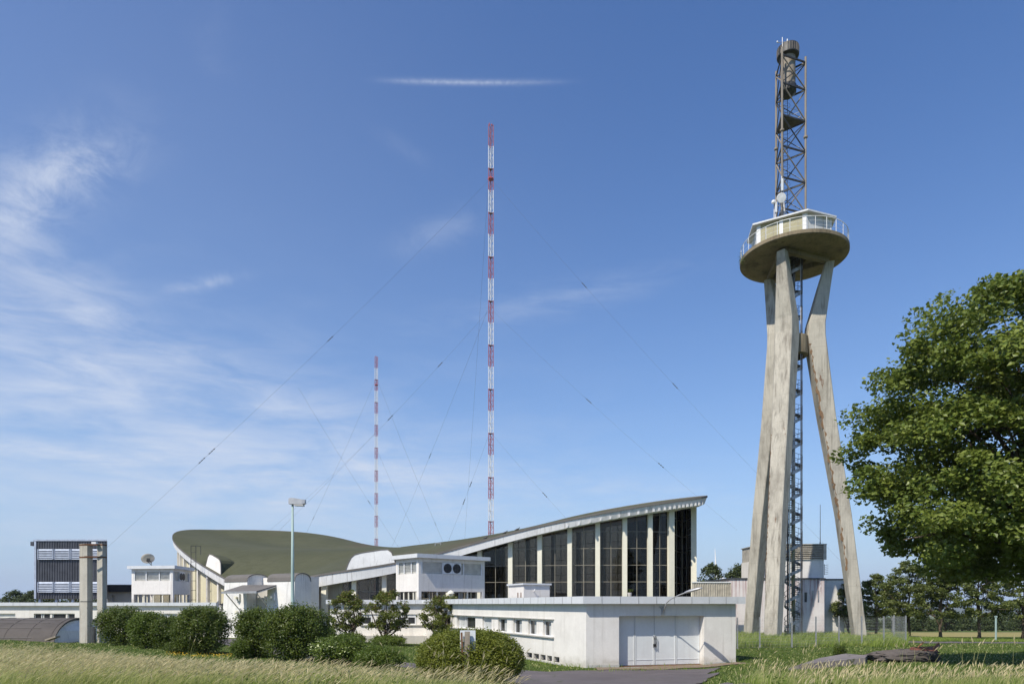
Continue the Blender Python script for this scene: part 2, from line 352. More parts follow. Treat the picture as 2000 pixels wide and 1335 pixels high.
class MB:
    def __init__(s): s.v = []; s.f = []; s.m = []; s.n = 0; s.arr = []
    def add(s, vs, fs, m=0):
        k = s.n; s.v += [tuple(map(float, p)) for p in vs]; s.n += len(vs)
        s.f += [tuple(i + k for i in f) for f in fs]; s.m += [m] * len(fs); return s
    def obox(s, p, a, b, c, m=0):
        """box from corner p along edge vectors a, b, c"""
        p, a, b, c = map(lambda q: np.array(q, float), (p, a, b, c))
        vs = [p, p + a, p + a + b, p + b, p + c, p + a + c, p + a + b + c, p + b + c]
        fs = [(0, 3, 2, 1), (4, 5, 6, 7), (0, 1, 5, 4), (1, 2, 6, 5), (2, 3, 7, 6), (3, 0, 4, 7)]
        if np.dot(np.cross(a, b), c) < 0: fs = [f[::-1] for f in fs]
        return s.add(vs, fs, m)
    def box(s, x0, x1, y0, y1, z0, z1, m=0): return s.obox((x0, y0, z0), (x1 - x0, 0, 0), (0, y1 - y0, 0), (0, 0, z1 - z0), m)
    def bar(s, a, b, w, h, up=(0, 0, 1), m=0):
        """rectangular bar between two points, w across and h along 'up'"""
        a = np.array(a, float); b = np.array(b, float); d = unit(b - a)
        x = np.cross(d, up); x = unit(x) if np.linalg.norm(x) > 1e-4 else V(1, 0, 0); y = np.cross(x, d)
        return s.obox(a - x * w / 2 - y * h / 2, x * w, y * h, b - a, m)
    def prism(s, poly, ext, m=0):
        p = [np.array(q, float) for q in poly]; e = np.array(ext, float); n = len(p)
        nrm = sum(np.cross(p[i] - p[0], p[(i + 1) % n] - p[0]) for i in range(n))
        if np.dot(nrm, e) > 0: p = p[::-1]
        vs = p + [q + e for q in p]
        fs = [tuple(range(n)), tuple(range(2 * n - 1, n - 1, -1))] + [(i + n, (i + 1) % n + n, (i + 1) % n, i) for i in range(n)]
        fs = [fs[0], fs[1]] + [(i, i + n, (i + 1) % n + n, (i + 1) % n) for i in range(n)]
        return s.add(vs, fs, m)
    def loft(s, rings, cap=True, m=0, closed=True):
        n = len(rings[0]); vs = [q for r in rings for q in r]; fs = []
        for k in range(len(rings) - 1):
            for i in range(n if closed else n - 1):
                j = (i + 1) % n
                fs.append((k * n + i, k * n + j, (k + 1) * n + j, (k + 1) * n + i))
        if cap and closed: fs += [tuple(range(n))[::-1], tuple(range((len(rings) - 1) * n, len(rings) * n))]
        return s.add(vs, fs, m)
    def tube(s, pts, r, n=6, m=0, cap=True):
        pts = [np.array(p, float) for p in pts]; rr = r if isinstance(r, (list, tuple, np.ndarray)) else [r] * len(pts)
        rings = []; prev = None
        for i, p in enumerate(pts):
            d = unit(pts[min(i + 1, len(pts) - 1)] - pts[max(i - 1, 0)])
            if prev is None:
                a = V(1, 0, 0) if abs(d[0]) < .9 else V(0, 1, 0); x = unit(np.cross(d, a))
            else: x = unit(prev - d * np.dot(prev, d))
            prev = x; y = np.cross(d, x)
            rings.append([p + rr[i] * (x * math.cos(2 * math.pi * k / n) + y * math.sin(2 * math.pi * k / n)) for k in range(n)])
        return s.loft(rings, cap, m)
    def lathe(s, c, prof, n=32, m=0, cap=True):
        c = np.array(c, float)
        rings = [[c + V(r * math.cos(2 * math.pi * k / n), r * math.sin(2 * math.pi * k / n), z) for k in range(n)] for r, z in prof]
        return s.loft(rings, cap, m)
    def raw(s, v, fidx, mi=None):
        """numpy block: v (N,3); fidx (K,3|4)"""
        s.arr.append((np.asarray(v, np.float32), np.asarray(fidx, np.int64), mi)); return s
    def build(s, name, mats, parent=None, origin=None, smooth=False):
        mats = mats if isinstance(mats, (list, tuple)) else [mats]
        off = V(0, 0, 0)
        if parent is not None: off = np.array(parent['_o'])
        elif origin is not None: off = np.array(origin, float)
        me = bpy.data.meshes.new(name)
        vs = np.array(s.v, np.float32).reshape(-1, 3)
        loops = []; starts = []; mi = []; L = 0
        for f, m in zip(s.f, s.m):
            starts.append(L); loops.extend(f); L += len(f); mi.append(m)
        loops = np.array(loops, np.int64); starts = np.array(starts, np.int64); mi = np.array(mi, np.int64)
        for (v, f, m) in s.arr:
            k = len(vs); vs = np.concatenate([vs, v]); w = f.shape[1]
            starts = np.concatenate([starts, L + np.arange(len(f)) * w]); loops = np.concatenate([loops, (f + k).ravel()]); L += f.size
            mi = np.concatenate([mi, np.zeros(len(f), np.int64) if m is None else np.asarray(m, np.int64)])
        vs = vs - off.astype(np.float32)
        me.vertices.add(len(vs)); me.vertices.foreach_set('co', vs.astype(np.float32).ravel())
        me.loops.add(len(loops)); me.loops.foreach_set('vertex_index', loops.astype(np.int32))
        me.polygons.add(len(starts)); me.polygons.foreach_set('loop_start', starts.astype(np.int32))
        me.polygons.foreach_set('material_index', mi.astype(np.int32))
        for q in mats: me.materials.append(M[q] if isinstance(q, str) else q)
        me.update(calc_edges=True); me.validate()
        me.polygons.foreach_set('use_smooth', np.full(len(me.polygons), smooth, bool))
        o = bpy.data.objects.new(name, me); col.objects.link(o)
        if parent is not None: o.parent = parent
        else: o.location = (off[0], off[1], off[2] + E)
        o['_o'] = [float(q) for q in off]
        return o

def tag(o, label=None, cat=None, group=None, kind=None):
    if label: o['label'] = label
    if cat: o['category'] = cat
    if group: o['group'] = group
    if kind: o['kind'] = kind
    return o
def thing(name, loc, label, cat, group=None):
    o = bpy.data.objects.new(name, None); col.objects.link(o); o.empty_display_size = .3
    o.location = (loc[0], loc[1], loc[2] + E); o['_o'] = [float(q) for q in loc]
    return tag(o, label, cat, group)
def copy_tree(o, parent=None):
    c = o.copy(); col.objects.link(c); c.parent = parent
    for ch in o.children: copy_tree(ch, c)
    return c
def place_copy(src, loc, rz, sx, label, sz=None):
    c = copy_tree(src); c.location = (loc[0], loc[1], loc[2] + E); c.rotation_euler = (0, 0, rz); c.scale = (sx, sx, sz or sx); c['label'] = label
    return c

def wall(mb, p0, p1, z0, z1, th, ops=(), m=0):
    """wall seen from outside running left p0 to right p1, with real openings (s0, s1, za, zb)"""
    p0 = V(p0[0], p0[1], 0); p1 = V(p1[0], p1[1], 0); L = np.linalg.norm(p1 - p0); d = (p1 - p0) / L; inn = V(-d[1], d[0], 0) * th
    S = sorted({0.0, L, *[q for o in ops for q in o[:2]]}); Z = sorted({z0, z1, *[q for o in ops for q in o[2:4]]})
    pt = lambda s, z, k: p0 + d * s + V(0, 0, z) + inn * k
    def hole(sa, sb, za, zb):
        return any(o[0] - 1e-6 <= sa and sb <= o[1] + 1e-6 and o[2] - 1e-6 <= za and zb <= o[3] + 1e-6 for o in ops)
    for i in range(len(S) - 1):
        for j in range(len(Z) - 1):
            if hole(S[i], S[i + 1], Z[j], Z[j + 1]): continue
            a, b, c, e = S[i], S[i + 1], Z[j], Z[j + 1]
            mb.add([pt(a, c, 0), pt(b, c, 0), pt(b, e, 0), pt(a, e, 0)], [(0, 1, 2, 3)], m)
            mb.add([pt(a, c, 1), pt(b, c, 1), pt(b, e, 1), pt(a, e, 1)], [(3, 2, 1, 0)], m)
    for (a, b, c, e) in ops:
        mb.add([pt(a, c, 0), pt(a, e, 0), pt(a, e, 1), pt(a, c, 1)], [(0, 1, 2, 3)], m)
        mb.add([pt(b, c, 0), pt(b, c, 1), pt(b, e, 1), pt(b, e, 0)], [(0, 1, 2, 3)], m)
        mb.add([pt(a, e, 0), pt(b, e, 0), pt(b, e, 1), pt(a, e, 1)], [(0, 1, 2, 3)], m)
        mb.add([pt(a, c, 0), pt(a, c, 1), pt(b, c, 1), pt(b, c, 0)], [(0, 1, 2, 3)], m)
    for s_ in (0, L):
        mb.add([pt(s_, z0, 0), pt(s_, z1, 0), pt(s_, z1, 1), pt(s_, z0, 1)], [(0, 1, 2, 3)], m)
    mb.add([pt(0, z1, 0), pt(L, z1, 0), pt(L, z1, 1), pt(0, z1, 1)], [(0, 1, 2, 3)], m)
def s_at(u, p0, p1):
    """distance along p0-p1 where that line crosses photo column u"""
    k = (u - U0) / F; d = (V(*p1[:2]) - V(*p0[:2])); L = np.linalg.norm(d); d = d / L
    return float((k * p0[1] - p0[0]) / (d[0] - k * d[1]))
def on(p0, p1, s):
    d = V(*p1[:2]) - V(*p0[:2]); return V(*p0[:2]) + d / np.linalg.norm(d) * s

# ---------------------------------------------------------------- terrain
FAR = [(90, -4.1), (120, -5.0), (200, -7.6), (400, -15), (800, -27), (1500, -42), (2600, -52), (4000, -60), (20000, -60)]
PROF = [  # (photo column, [(depth, eye-relative height)])
    (0,    [(0, -1.65), (13, -1.65), (18, -1.80), (25, -2.00), (35, -2.22), (44, -2.38), (48, -2.62), (54, -3.10), (60, -3.4), (75, -3.7)]),
    (185,  [(0, -1.65), (13, -1.65), (18, -1.82), (25, -2.10), (35, -2.45), (45, -2.72), (54, -3.12), (60, -3.35), (75, -3.7)]),
    (420,  [(0, -1.65), (13, -1.65), (18, -1.88), (25, -2.28), (33, -2.70), (40, -2.85), (55, -3.22), (75, -3.7)]),
    (700,  [(0, -1.65), (13, -1.65), (18, -1.92), (25, -2.42), (33, -2.88), (42, -3.12), (58, -3.36), (75, -3.7)]),
    (880,  [(0, -1.65), (13, -1.68), (18, -2.10), (22, -2.48), (25, -2.76), (33, -3.14), (42, -3.3), (60, -3.65), (75, -3.6)]),
    (1060, [(0, -1.65), (13, -1.75), (18, -2.25), (22, -2.68), (25, -2.96), (29, -3.16), (33, -3.26), (40, -3.38), (60, -3.4), (75, -3.5)]),
    (1360, [(0, -1.65), (13, -1.72), (18, -2.22), (22, -2.64), (25, -2.95), (29, -3.14), (33, -3.24), (38, -3.30), (60, -3.1), (75, -3.3)]),
    (1460, [(0, -1.65), (13, -1.65), (18, -2.00), (22, -2.36), (27, -2.74), (33, -3.04), (38, -3.12), (47, -2.97), (62, -3.05), (75, -3.3)]),
    (1720, [(0, -1.65), (13, -1.62), (18, -1.86), (25, -2.28), (30, -2.56), (38, -2.80), (47, -2.92), (62, -3.08), (75, -3.7)]),
    (2000, [(0, -1.65), (13, -1.62), (18, -1.86), (25, -2.25), (30, -2.50), (40, -2.75), (50, -2.95), (66, -3.35), (75, -3.6)]),
]
PA = np.array([(u - U0) / F for u, _ in PROF]); PY = np.concatenate([np.arange(0, 100, 1.0), np.geomspace(100, 20000, 60)])
PT = np.array([np.interp(PY, *zip(*(p + FAR))) for _, p in PROF])
def ground_z(x, y):
    x = np.asarray(x, float); y = np.asarray(y, float); r = np.hypot(x, y)
    a = np.clip(x / np.maximum(y, .02 * r + 1e-6), PA[0], PA[-1]); Y = r / np.sqrt(1 + a * a)
    j = np.clip(np.searchsorted(PA, a) - 1, 0, len(PA) - 2); t = (a - PA[j]) / (PA[j + 1] - PA[j]); t = t * t * (3 - 2 * t)
    k = np.clip(np.searchsorted(PY, Y) - 1, 0, len(PY) - 2); w = (Y - PY[k]) / (PY[k + 1] - PY[k])
    z = (PT[j, k] * (1 - w) + PT[j, k + 1] * w) * (1 - t) + (PT[j + 1, k] * (1 - w) + PT[j + 1, k + 1] * w) * t
    bump = .035 * np.sin(x * 1.1 + y * .37) * np.sin(y * .9 - x * .23) + .02 * np.sin(x * 2.7) * np.sin(y * 2.3 + 1)
    return z + bump * np.clip((r - 8) / 10, 0, 1) * np.clip((90 - r) / 40, 0, 1)

def build_ground():
    az = np.concatenate([np.linspace(-math.pi, -.75, 40, endpoint=False), np.linspace(-.75, .75, 400), np.linspace(.75, math.pi, 41)[1:]])
    rr = np.concatenate([[.5, 3, 6], np.arange(9, 80, .45), np.geomspace(80, 12000, 90)])
    A, Rr = np.meshgrid(az, rr); X = Rr * np.sin(A); Yy = Rr * np.cos(A); Z = ground_z(X, Yy)
    n, m = A.shape; v = np.stack([X, Yy, Z], -1).reshape(-1, 3)
    i = np.arange(n - 1)[:, None] * m + np.arange(m - 1)[None]
    f = np.stack([i, i + m, i + m + 1, i + 1], -1).reshape(-1, 4)[:, ::-1]
    tag(MB().raw(v, f).build('ground', 'ground', smooth=True), kind='structure')
    # wooded hills across the valley
    az = np.linspace(-1.2, 1.2, 260); t = np.linspace(0, 1, 30); A, Tt = np.meshgrid(az, t)
    ridge = -6 + 26 * np.sin(A * 5 + 1) + 14 * np.sin(A * 13 + 2) + 6 * np.sin(A * 37)
    Rr = 3600 + 3000 * Tt; Z = -62 + (ridge + 62) * Tt ** .8 + 3 * np.sin(A * 60 + Tt * 9) * Tt
    v = np.stack([Rr * np.sin(A), Rr * np.cos(A), Z], -1).reshape(-1, 3); m = len(az)
    i = np.arange(len(t) - 1)[:, None] * m + np.arange(m - 1)[None]
    f = np.stack([i, i + 1, i + m + 1, i + m], -1).reshape(-1, 4)
    tag(MB().raw(v, f).build('hills', 'hill', smooth=True), kind='structure')
build_ground()

def resample(pts, n):
    p = np.array(pts, float); s = np.r_[0, np.cumsum(np.hypot(*np.diff(p, axis=0).T))]; q = np.linspace(0, s[-1], n)
    # soft corners
    o = np.stack([np.interp(q, s, p[:, 0]), np.interp(q, s, p[:, 1])], 1)
    for _ in range(max(1, n // 18)):
        o[1:-1] = .25 * o[:-2] + .5 * o[1:-1] + .25 * o[2:]
    return o
def sheet(name, m, left, right, lift, n=70, k=14, ragged=.12, seed=1):
    """paved sheet between two edge lines, laid on the terrain"""
    a = resample(left, n); b = resample(right, n); rg = np.random.default_rng(seed)
    ja = np.convolve(rg.normal(size=n + 4), np.ones(3) / 3, 'same')[2:-2, None] * ragged; jb = np.convolve(rg.normal(size=n + 4), np.ones(3) / 3, 'same')[2:-2, None] * ragged
    d = (b - a) / (np.linalg.norm(b - a, axis=1, keepdims=True) + 1e-9); a = a + d * ja; b = b + d * jb
    t = np.linspace(0, 1, k)[None, :, None]; P = a[:, None] * (1 - t) + b[:, None] * t
    z = ground_z(P[..., 0], P[..., 1]) + lift
    v = np.concatenate([P, z[..., None]], -1).reshape(-1, 3)
    i = np.arange(n - 1)[:, None] * k + np.arange(k - 1)[None]
    f = np.stack([i, i + 1, i + k + 1, i + k], -1).reshape(-1, 4)
    nrm = np.cross(v[f[0, 1]] - v[f[0, 0]], v[f[0, 2]] - v[f[0, 0]])
    if nrm[2] < 0: f = f[:, ::-1]
    tag(MB().raw(v, f).build(name, m, smooth=True), kind='structure')
    return np.concatenate([a, b[::-1]])
ROADS = []
ROADS.append(sheet('driveway', 'asphalt', [(7.0, 27.0), (4, 27.0), (-1, 28.6), (-6, 31.5), (-12, 37), (-18, 45), (-24, 56), (-31, 70)],
                   [(10.4, 34.0), (8, 33.8), (3.6, 33.1), (-2, 33.6), (-6.5, 36), (-10, 41), (-14, 49), (-18.5, 58), (-23.5, 69)], .035))
ROADS.append(sheet('yard', 'asphalt', [(-.2, 8), (.1, 14), (.3, 20), (.0, 25), (-1.5, 29.5)], [(4.6, 8), (5.0, 14), (5.5, 20), (6.9, 25), (9.2, 30.2)], .055, ragged=.14))
ROADS.append(sheet('door_apron', 'apron', [(4.2, 33.4), (12.3, 35.3)], [(4.2, 34.97), (12.2, 37.15)], .03, n=30, k=6))
ROADS.append(sheet('field_track', 'asphalt', [(20, 52.2), (34, 52.0), (60, 51.5)], [(20, 55.2), (34, 55.0), (60, 54.6)], .03, n=60, k=6))
def in_poly(P, x, y):
    c = np.zeros(x.shape, bool); n = len(P)
    for i in range(n):
        x0, y0 = P[i]; x1, y1 = P[(i + 1) % n]
        if y0 == y1: continue
        k = ((y0 > y) != (y1 > y)) & (x < (x1 - x0) * (y - y0) / (y1 - y0) + x0); c ^= k
    return c
def on_road(x, y):
    c = np.zeros(np.shape(x), bool)
    for P in ROADS: c |= in_poly(P, x, y)
    return c
# ---------------------------------------------------------------- the shell-roofed hall
HX = [-17.2556, 99.1397, -0.5603, 42.6041, 20.8881, 20.8186, 1.5465, 0.034, 0.0126, 0.021, -0.1121, -0.2751, 8.2338, 0.128, -3.7685, 3.6509, -0.6797, -0.8433, -0.6185, 0.4692, -0.4769]
def hz(s, t):
    z = HX[11] * (1 - s * s) + HX[12]
    for n in range(1, 5): z = z + s ** n * (HX[11 + 2 * n] * np.cos(n * t) + HX[12 + 2 * n] * np.sin(n * t))
    w = (t + np.pi) % (2 * np.pi) - np.pi                # the skin dips just inside the raised right-hand edge
    return z - 7.0 * (1 - s) * s ** 4 * np.exp(-((w - .25) / .50) ** 2)
def hplan(s, t):
    c = np.cos(t); sn = np.sin(t); w = .5 + .5 * np.tanh(sn * 4); B = HX[4] * w + HX[5] * (1 - w); p = HX[6]
    r = ((np.abs(c) / HX[3] + 1e-6) ** p + (np.abs(sn) / B + 1e-6) ** p) ** (-1 / p)
    r = r * (1 + HX[7] * np.cos(3 * t) + HX[8] * np.sin(3 * t) + HX[9] * np.cos(4 * t) + HX[10] * np.sin(4 * t))
    ca, sa = math.cos(HX[2]), math.sin(HX[2]); a = s * r * c; b = s * r * sn
    return HX[0] + a * ca + b * sa, HX[1] + a * sa - b * ca
TT = np.linspace(-math.pi, math.pi, 1441)
EX, EY = hplan(1.0, TT); EZ = hz(1.0, TT)
# soften the corner kinks of the outline a little
tx = np.gradient(EX, TT); ty = np.gradient(EY, TT); tl = np.hypot(tx, ty); NX, NY = -ty / tl, tx / tl
sgn = np.sign((EX - HX[0]) * NX + (EY - HX[1]) * NY); NX, NY = NX * sgn, NY * sgn        # outward normals
ARC = np.r_[0, np.cumsum(np.hypot(np.diff(EX), np.diff(EY)))]
def edge(t, inset=0.0):
    f = lambda q: np.interp(t, TT, q)
    n = V(f(NX), f(NY)); n = n / np.linalg.norm(n)
    return V(f(EX), f(EY), f(EZ)) - V(n[0], n[1], 0) * inset, n
def t_at_u(u, inset, lo, hi):
    ts = np.linspace(lo, hi, 4001); us = []
    X = np.interp(ts, TT, EX) - np.interp(ts, TT, NX) * inset; Y = np.interp(ts, TT, EY) - np.interp(ts, TT, NY) * inset
    return float(ts[np.argmin(np.abs(U0 + F * X / Y - u))])
smooth01 = lambda x: float(np.clip(x, 0, 1) ** 2 * (3 - 2 * np.clip(x, 0, 1)))
def band_h(t): return 1.36 - .62 * abs(math.cos(t)) ** 1.3
def band_in(t): return .06 + .22 * smooth01((abs(math.cos(t)) - .955) / .04)

hall = thing('transmitter_hall', (-17, 96, -3.4), 'huge hall under a sweeping dark green saddle-shaped shell roof with a tall glazed wing', 'hall')
def build_hall():
    T2 = np.linspace(0, 2 * np.pi, 361)[:-1]; n = len(T2)
    # roof shell: top skin and pale underside
    ss = np.linspace(.0, 1, 31) ** .8
    def skin(dz, over):
        P = []
        for s in ss:
            X, Y = hplan(max(s, 1e-4), T2); Z = hz(s, T2) + dz
            if s == ss[-1]:
                nx = np.interp((T2 + np.pi) % (2 * np.pi) - np.pi, TT, NX); ny = np.interp((T2 + np.pi) % (2 * np.pi) - np.pi, TT, NY)
                X = X + nx * over; Y = Y + ny * over
            P.append(np.stack([X, Y, Z], 1))
        return np.concatenate(P)
    k = np.arange(len(ss) - 1)[:, None] * n; i = np.arange(n)[None]; j = (i + 1) % n
    f = np.stack([k + i, k + n + i, k + n + j, k + j], -1).reshape(-1, 4)
    MB().raw(skin(.17, .10), f).build('roof', 'roof', hall, smooth=True)
    MB().raw(skin(-.45, -.3), f[:, ::-1]).build('ceiling', 'cream_panel', hall, smooth=True)
    # dark roof edging and the white edge beam below it
    ed = MB(); bm = MB(); re = []; rb = []
    for t in T2:
        t = (t + np.pi) % (2 * np.pi) - np.pi
        p, nn = edge(t); o = V(nn[0], nn[1], 0); z = V(0, 0, 1); h = band_h(t); q = band_in(t)
        s1 = 1 - .8 / math.hypot(p[0] - HX[0], p[1] - HX[1]); z1 = float(hz(s1, t)); xi, yi = hplan(s1, t); inn_ = V(float(xi), float(yi), 0)
        re.append([p + o * .105 + z * .19, p + o * .115 - z * .02, p - o * .2 - z * .02, p - o * .1 + z * .10])
        rb.append([p + o * .04 - z * .024, p + o * (.04 - q) - z * h, inn_ + z * (min(z1, p[2]) - h), inn_ + z * (min(z1, p[2]) - .16)])
    for b, rings in ((ed, re), (bm, rb)):
        m4 = len(rings); vs = [q for r_ in rings for q in r_]
        fs = [(a * 4 + c, a * 4 + (c + 1) % 4, ((a + 1) % m4) * 4 + (c + 1) % 4, ((a + 1) % m4) * 4 + c) for a in range(m4) for c in range(4)]
        b.add(vs, [q[::-1] for q in fs])
    ed.build('roof_edging', 'asphalt_felt', hall); bm.build('edge_beam', 'band', hall)

    # --- pillars and glazing of the right wing
    us = [690, 750, 812, 874, 935, 995, 1053, 1112, 1168, 1222, 1273, 1316, 1348, 1368]
    ins = lambda t: .75 + .35 * smooth01((math.cos(t) - .6) / .4)
    tl_ = [t_at_u(u, .6, R(-14), R(88)) for u in us]
    tl_[-1] = R(-3.5)
    G = .55                                             # glass stands this far behind the pillar faces
    def pillar(t, w, d, zb, inset=None, name='pillar', m='cream'):
        i0 = ins(t) if inset is None else inset
        p, nn = edge(t, i0); o = V(nn[0], nn[1], 0); a = V(-nn[1], nn[0], 0)
        zt = p[2] - band_h(t) + .06
        b = MB(); c = V(p[0], p[1], zb)
        b.obox(c - a * w / 2, a * w, -o * d, (0, 0, zt - zb)).build(name, m, hall)
    def bay(ta, tb, zb, vert=1, cell=1.85, pane='glass', fr='frame', wpil=.25):
        pa, na = edge(ta, ins(ta) + G); pb, nb = edge(tb, ins(tb) + G)
        ha, hb = pa[2] - band_h(ta) + .05, pb[2] - band_h(tb) + .05
        a = V(pa[0], pa[1], 0); b = V(pb[0], pb[1], 0); d = b - a; L = np.linalg.norm(d); d = d / L
        nn = V(d[1], -d[0], 0); nn = nn if np.dot(nn, V(na[0], na[1], 0)) > 0 else -nn
        top = lambda s: ha + (hb - ha) * s / L
        s0, s1 = .0, L; w = MB()
        pt = lambda s, z, o=0: a + d * s + V(0, 0, z) + nn * o
        P = [pt(s0, zb), pt(s1, zb), pt(s1, top(s1)), pt(s0, top(s0))]
        fr_ = MB()
        for s in [L * (k + 1) / (vert + 1) for k in range(vert)] + [.06, L - .06]:
            fr_.obox(pt(s - .03, zb, -.05), d * .06, nn * .12, (0, 0, top(s) - zb))
        z = zb + cell * .5
        while z < max(ha, hb) - .25:
            sa, sb = s0, s1                              # clip the rail under the sloping beam
            if z > ha: sa = (z - ha) / (hb - ha) * L
            if z > hb: sb = (z - ha) / (hb - ha) * L
            if sb - sa > .3: fr_.bar(pt(sa, z, .0), pt(sb, z, .0), .10, .055)
            z += cell
        win = fr_.build('window', fr, hall)
        MB().prism(P, nn * .02).build('pane', pane, win)
    zb = -.30
    for i, t in enumerate(tl_):
        pillar(t, .50 if i < 11 else .62, .62, -3.3)
    for i in range(len(tl_) - 1):
        bay(tl_[i], tl_[i + 1], -3.2 if i < 2 else zb, vert=1)
    # first bay between the porch pillar and the wing
    t632 = t_at_u(633, .45, R(40), R(89)); pillar(t632, .62, .42, -3.5, inset=.35)
    t655 = t_at_u(664, .6, R(30), R(89))
    bay(t655, tl_[0], -3.2, vert=1, cell=1.0)
    # small blocks under the roof edge towards the tip
    for u in [1108, 1131, 1152, 1173, 1192, 1210, 1229, 1247, 1263, 1277, 1288, 1299, 1309, 1318, 1327, 1335, 1343, 1351, 1359, 1366, 1372]:
        t = t_at_u(u, -.02, R(-4), R(45)); p, nn = edge(t); o = V(nn[0], nn[1], 0); a = V(-nn[1], nn[0], 0); q = band_in(t); h = band_h(t)
        c = p - o * (q * .85) - V(0, 0, h * .98)
        MB().obox(c - a * .09 + o * .0, a * .18, o * .34, (0, 0, h * .42)).build('bracket', 'band', hall)
    # plain rear and side walls (fins with cream panels on the left, glazed at the back)
    def panel_bay(ta, tb, zb):
        pa, na = edge(ta, .95); pb, nb = edge(tb, .95)
        P = [V(pa[0], pa[1], zb), V(pb[0], pb[1], zb), V(pb[0], pb[1], pb[2] - band_h(tb) + .08), V(pa[0], pa[1], pa[2] - band_h(ta) + .08)]
        d = unit(P[1] - P[0]); nn = V(d[1], -d[0], 0); nn = nn if np.dot(nn, V(na[0], na[1], 0)) > 0 else -nn
        MB().prism(P, -nn * .2).build('wall_panel', 'cream_panel', hall)
    def arcs(t0, t1, step):
        a0, a1 = np.interp([t0, t1], TT, ARC); k = max(1, int(round((a1 - a0) / step)))
        return [float(np.interp(a, ARC, TT)) for a in np.linspace(a0, a1, k + 1)]
    left = arcs(R(122), R(178), 2.7)
    for t in left: pillar(t, .34, 1.0, -3.6, inset=.55, name='fin', m='white')
    for a, b in zip(left[:-1], left[1:]): panel_bay(a, b, -3.6)
    rear = arcs(-math.pi + R(-0.0) + .035, R(-3.5), 4.6)
    for t in rear[1:-1]: pillar(t, .5, .6, -3.6)
    for a, b in zip(rear[:-1], rear[1:]):
        bay(a, b, -3.4, vert=2, cell=2.2)
    # floor inside, with a dark machine row that shows dimly through the glass
    X, Y = hplan(.93, T2); v = np.stack([X, Y, np.full(n, -3.05)], 1)
    fl = MB(); fl.add(v, [tuple(range(n))[::-1] if False else tuple(range(n))]); fl.build('hall_floor', 'plinth', hall)
    mc = MB(); ca, sa = math.cos(HX[2]), math.sin(HX[2])
    for k in range(-6, 7):
        c = V(HX[0] + k * 4.6 * ca, HX[1] + k * 4.6 * sa, -3.0)
        mc.obox(c, V(ca, sa, 0) * 3.9, V(-sa, ca, 0) * 2.6, (0, 0, 2.6 + .9 * (k % 3)))
    mc.build('machine_row', 'steel', hall)

    # --- raised scoops on the edge: white front sheet, roof-skinned back
    def scoop(ta, tb, h, lean, front, side, back=4.2):
        pa, na = edge(ta, -.06); pb, nb = edge(tb, -.06); tm = (ta + tb) / 2; pm, nm = edge(tm); o = V(nm[0], nm[1], 0)
        d = unit(pb - pa); z = V(0, 0, 1); L = np.linalg.norm(pb - pa)
        prof = [(0, .02), (.05, .45), (.10, .78), (.17, .94), (.30, 1.0), (.70, 1.0), (.84, .95), (.92, .72), (1.0, .02)]
        # front outline follows the edge, then the back drops on to the roof
        fr = [pa + d * L * (q * (1 - .0)) + z * (.12 + h * w) - o * (.12 + .25 * w) for q, w in prof]
        bk = [pa + d * L * (.06 + q * .88) - o * (back * (.55 + .45 * w)) + z * (.18 + .55 * h * w) for q, w in prof]
        b = MB(); nn = len(fr)
        mid = [f * .55 + g * .45 + z * .16 * h * prof[i][1] for i, (f, g) in enumerate(zip(fr, bk))]
        low = [g - z * 1.6 for g in bk]
        rings = [fr, mid, bk, low]
        b.loft(rings, cap=False, closed=False); s = b.build('roof_scoop', 'roof', hall, smooth=False)
        fb = MB(); frp = [q + o * .03 for q in fr]
        fb.prism(frp, -o * .10); fb.build('scoop_front', front, s)
        rim = MB(); rim.tube([q + o * .02 for q in fr], .07, 5); rim.build('rim', 'asphalt_felt', s)
    scoop(t_at_u(675, 0, R(30), R(88)), t_at_u(772, 0, R(30), R(80)), 1.75, .3, 'band', 'roof')
    scoop(t_at_u(431, 0, R(122), R(150)), t_at_u(401, 0, R(122), R(152)), 2.0, .3, 'white', 'roof')

    # --- entrance: two white pylons with barrel tops, a door recess and a slung canopy
    et = V(math.cos(HX[2]), math.sin(HX[2]), 0); en = V(math.sin(HX[2]), -math.cos(HX[2]), 0)
    E0 = V((503 - U0) / F * 75, 75, 0); z = V(0, 0, 1); zg = -4.2
    q = lambda t, n_, zz: E0 + et * t + en * n_ + z * zz
    def pylon(t0, t1, b0, b1, ztop, dep):
        b = MB()
        r0 = [q(t0 - b0, .55, zg), q(t1 + b1, .55, zg), q(t1 + .1, -dep, zg), q(t0 - b0, -dep, zg)]
        r1 = [q(t0 - b0 * .35, .15, -1.2), q(t1 + b1 * .35, .15, -1.2), q(t1, -dep, -1.2), q(t0 - b0 * .35, -dep, -1.2)]
        r2 = [q(t0, 0, ztop), q(t1, 0, ztop), q(t1, -dep, ztop), q(t0, -dep, ztop)]
        b.loft([r0, r1, r2]); w = b.build('entrance_pylon', 'white_dirty', hall)
        rf = MB(); rings = []
        for k in range(11):
            a = math.pi * k / 10; n_ = .10 - (dep + .0) / 2 * (1 - math.cos(a)) - .05; h = ztop + .03 + .82 * abs(math.sin(a)) ** .75
            rings.append([q(t0 - .06, n_, h), q(t1 + .06, n_, h), q(t1 + .06, n_, h - .09), q(t0 - .06, n_, h - .09)])
        rf.loft(rings); rf.build('barrel_roof', 'asphalt_felt', w)
        gb = MB(); gp = [q(t1 - .05, .04 - dep / 2 * (1 - math.cos(math.pi * k / 10)), ztop - .03 + .80 * abs(math.sin(math.pi * k / 10)) ** .75) for k in range(11)]
        gb.prism(gp, -et * .12); gb.build('gable', 'white_dirty', w); g2 = MB(); g2.prism([p_ - et * (t1 - t0 - .22) for p_ in gp], et * .12); g2.build('gable', 'white_dirty', w)
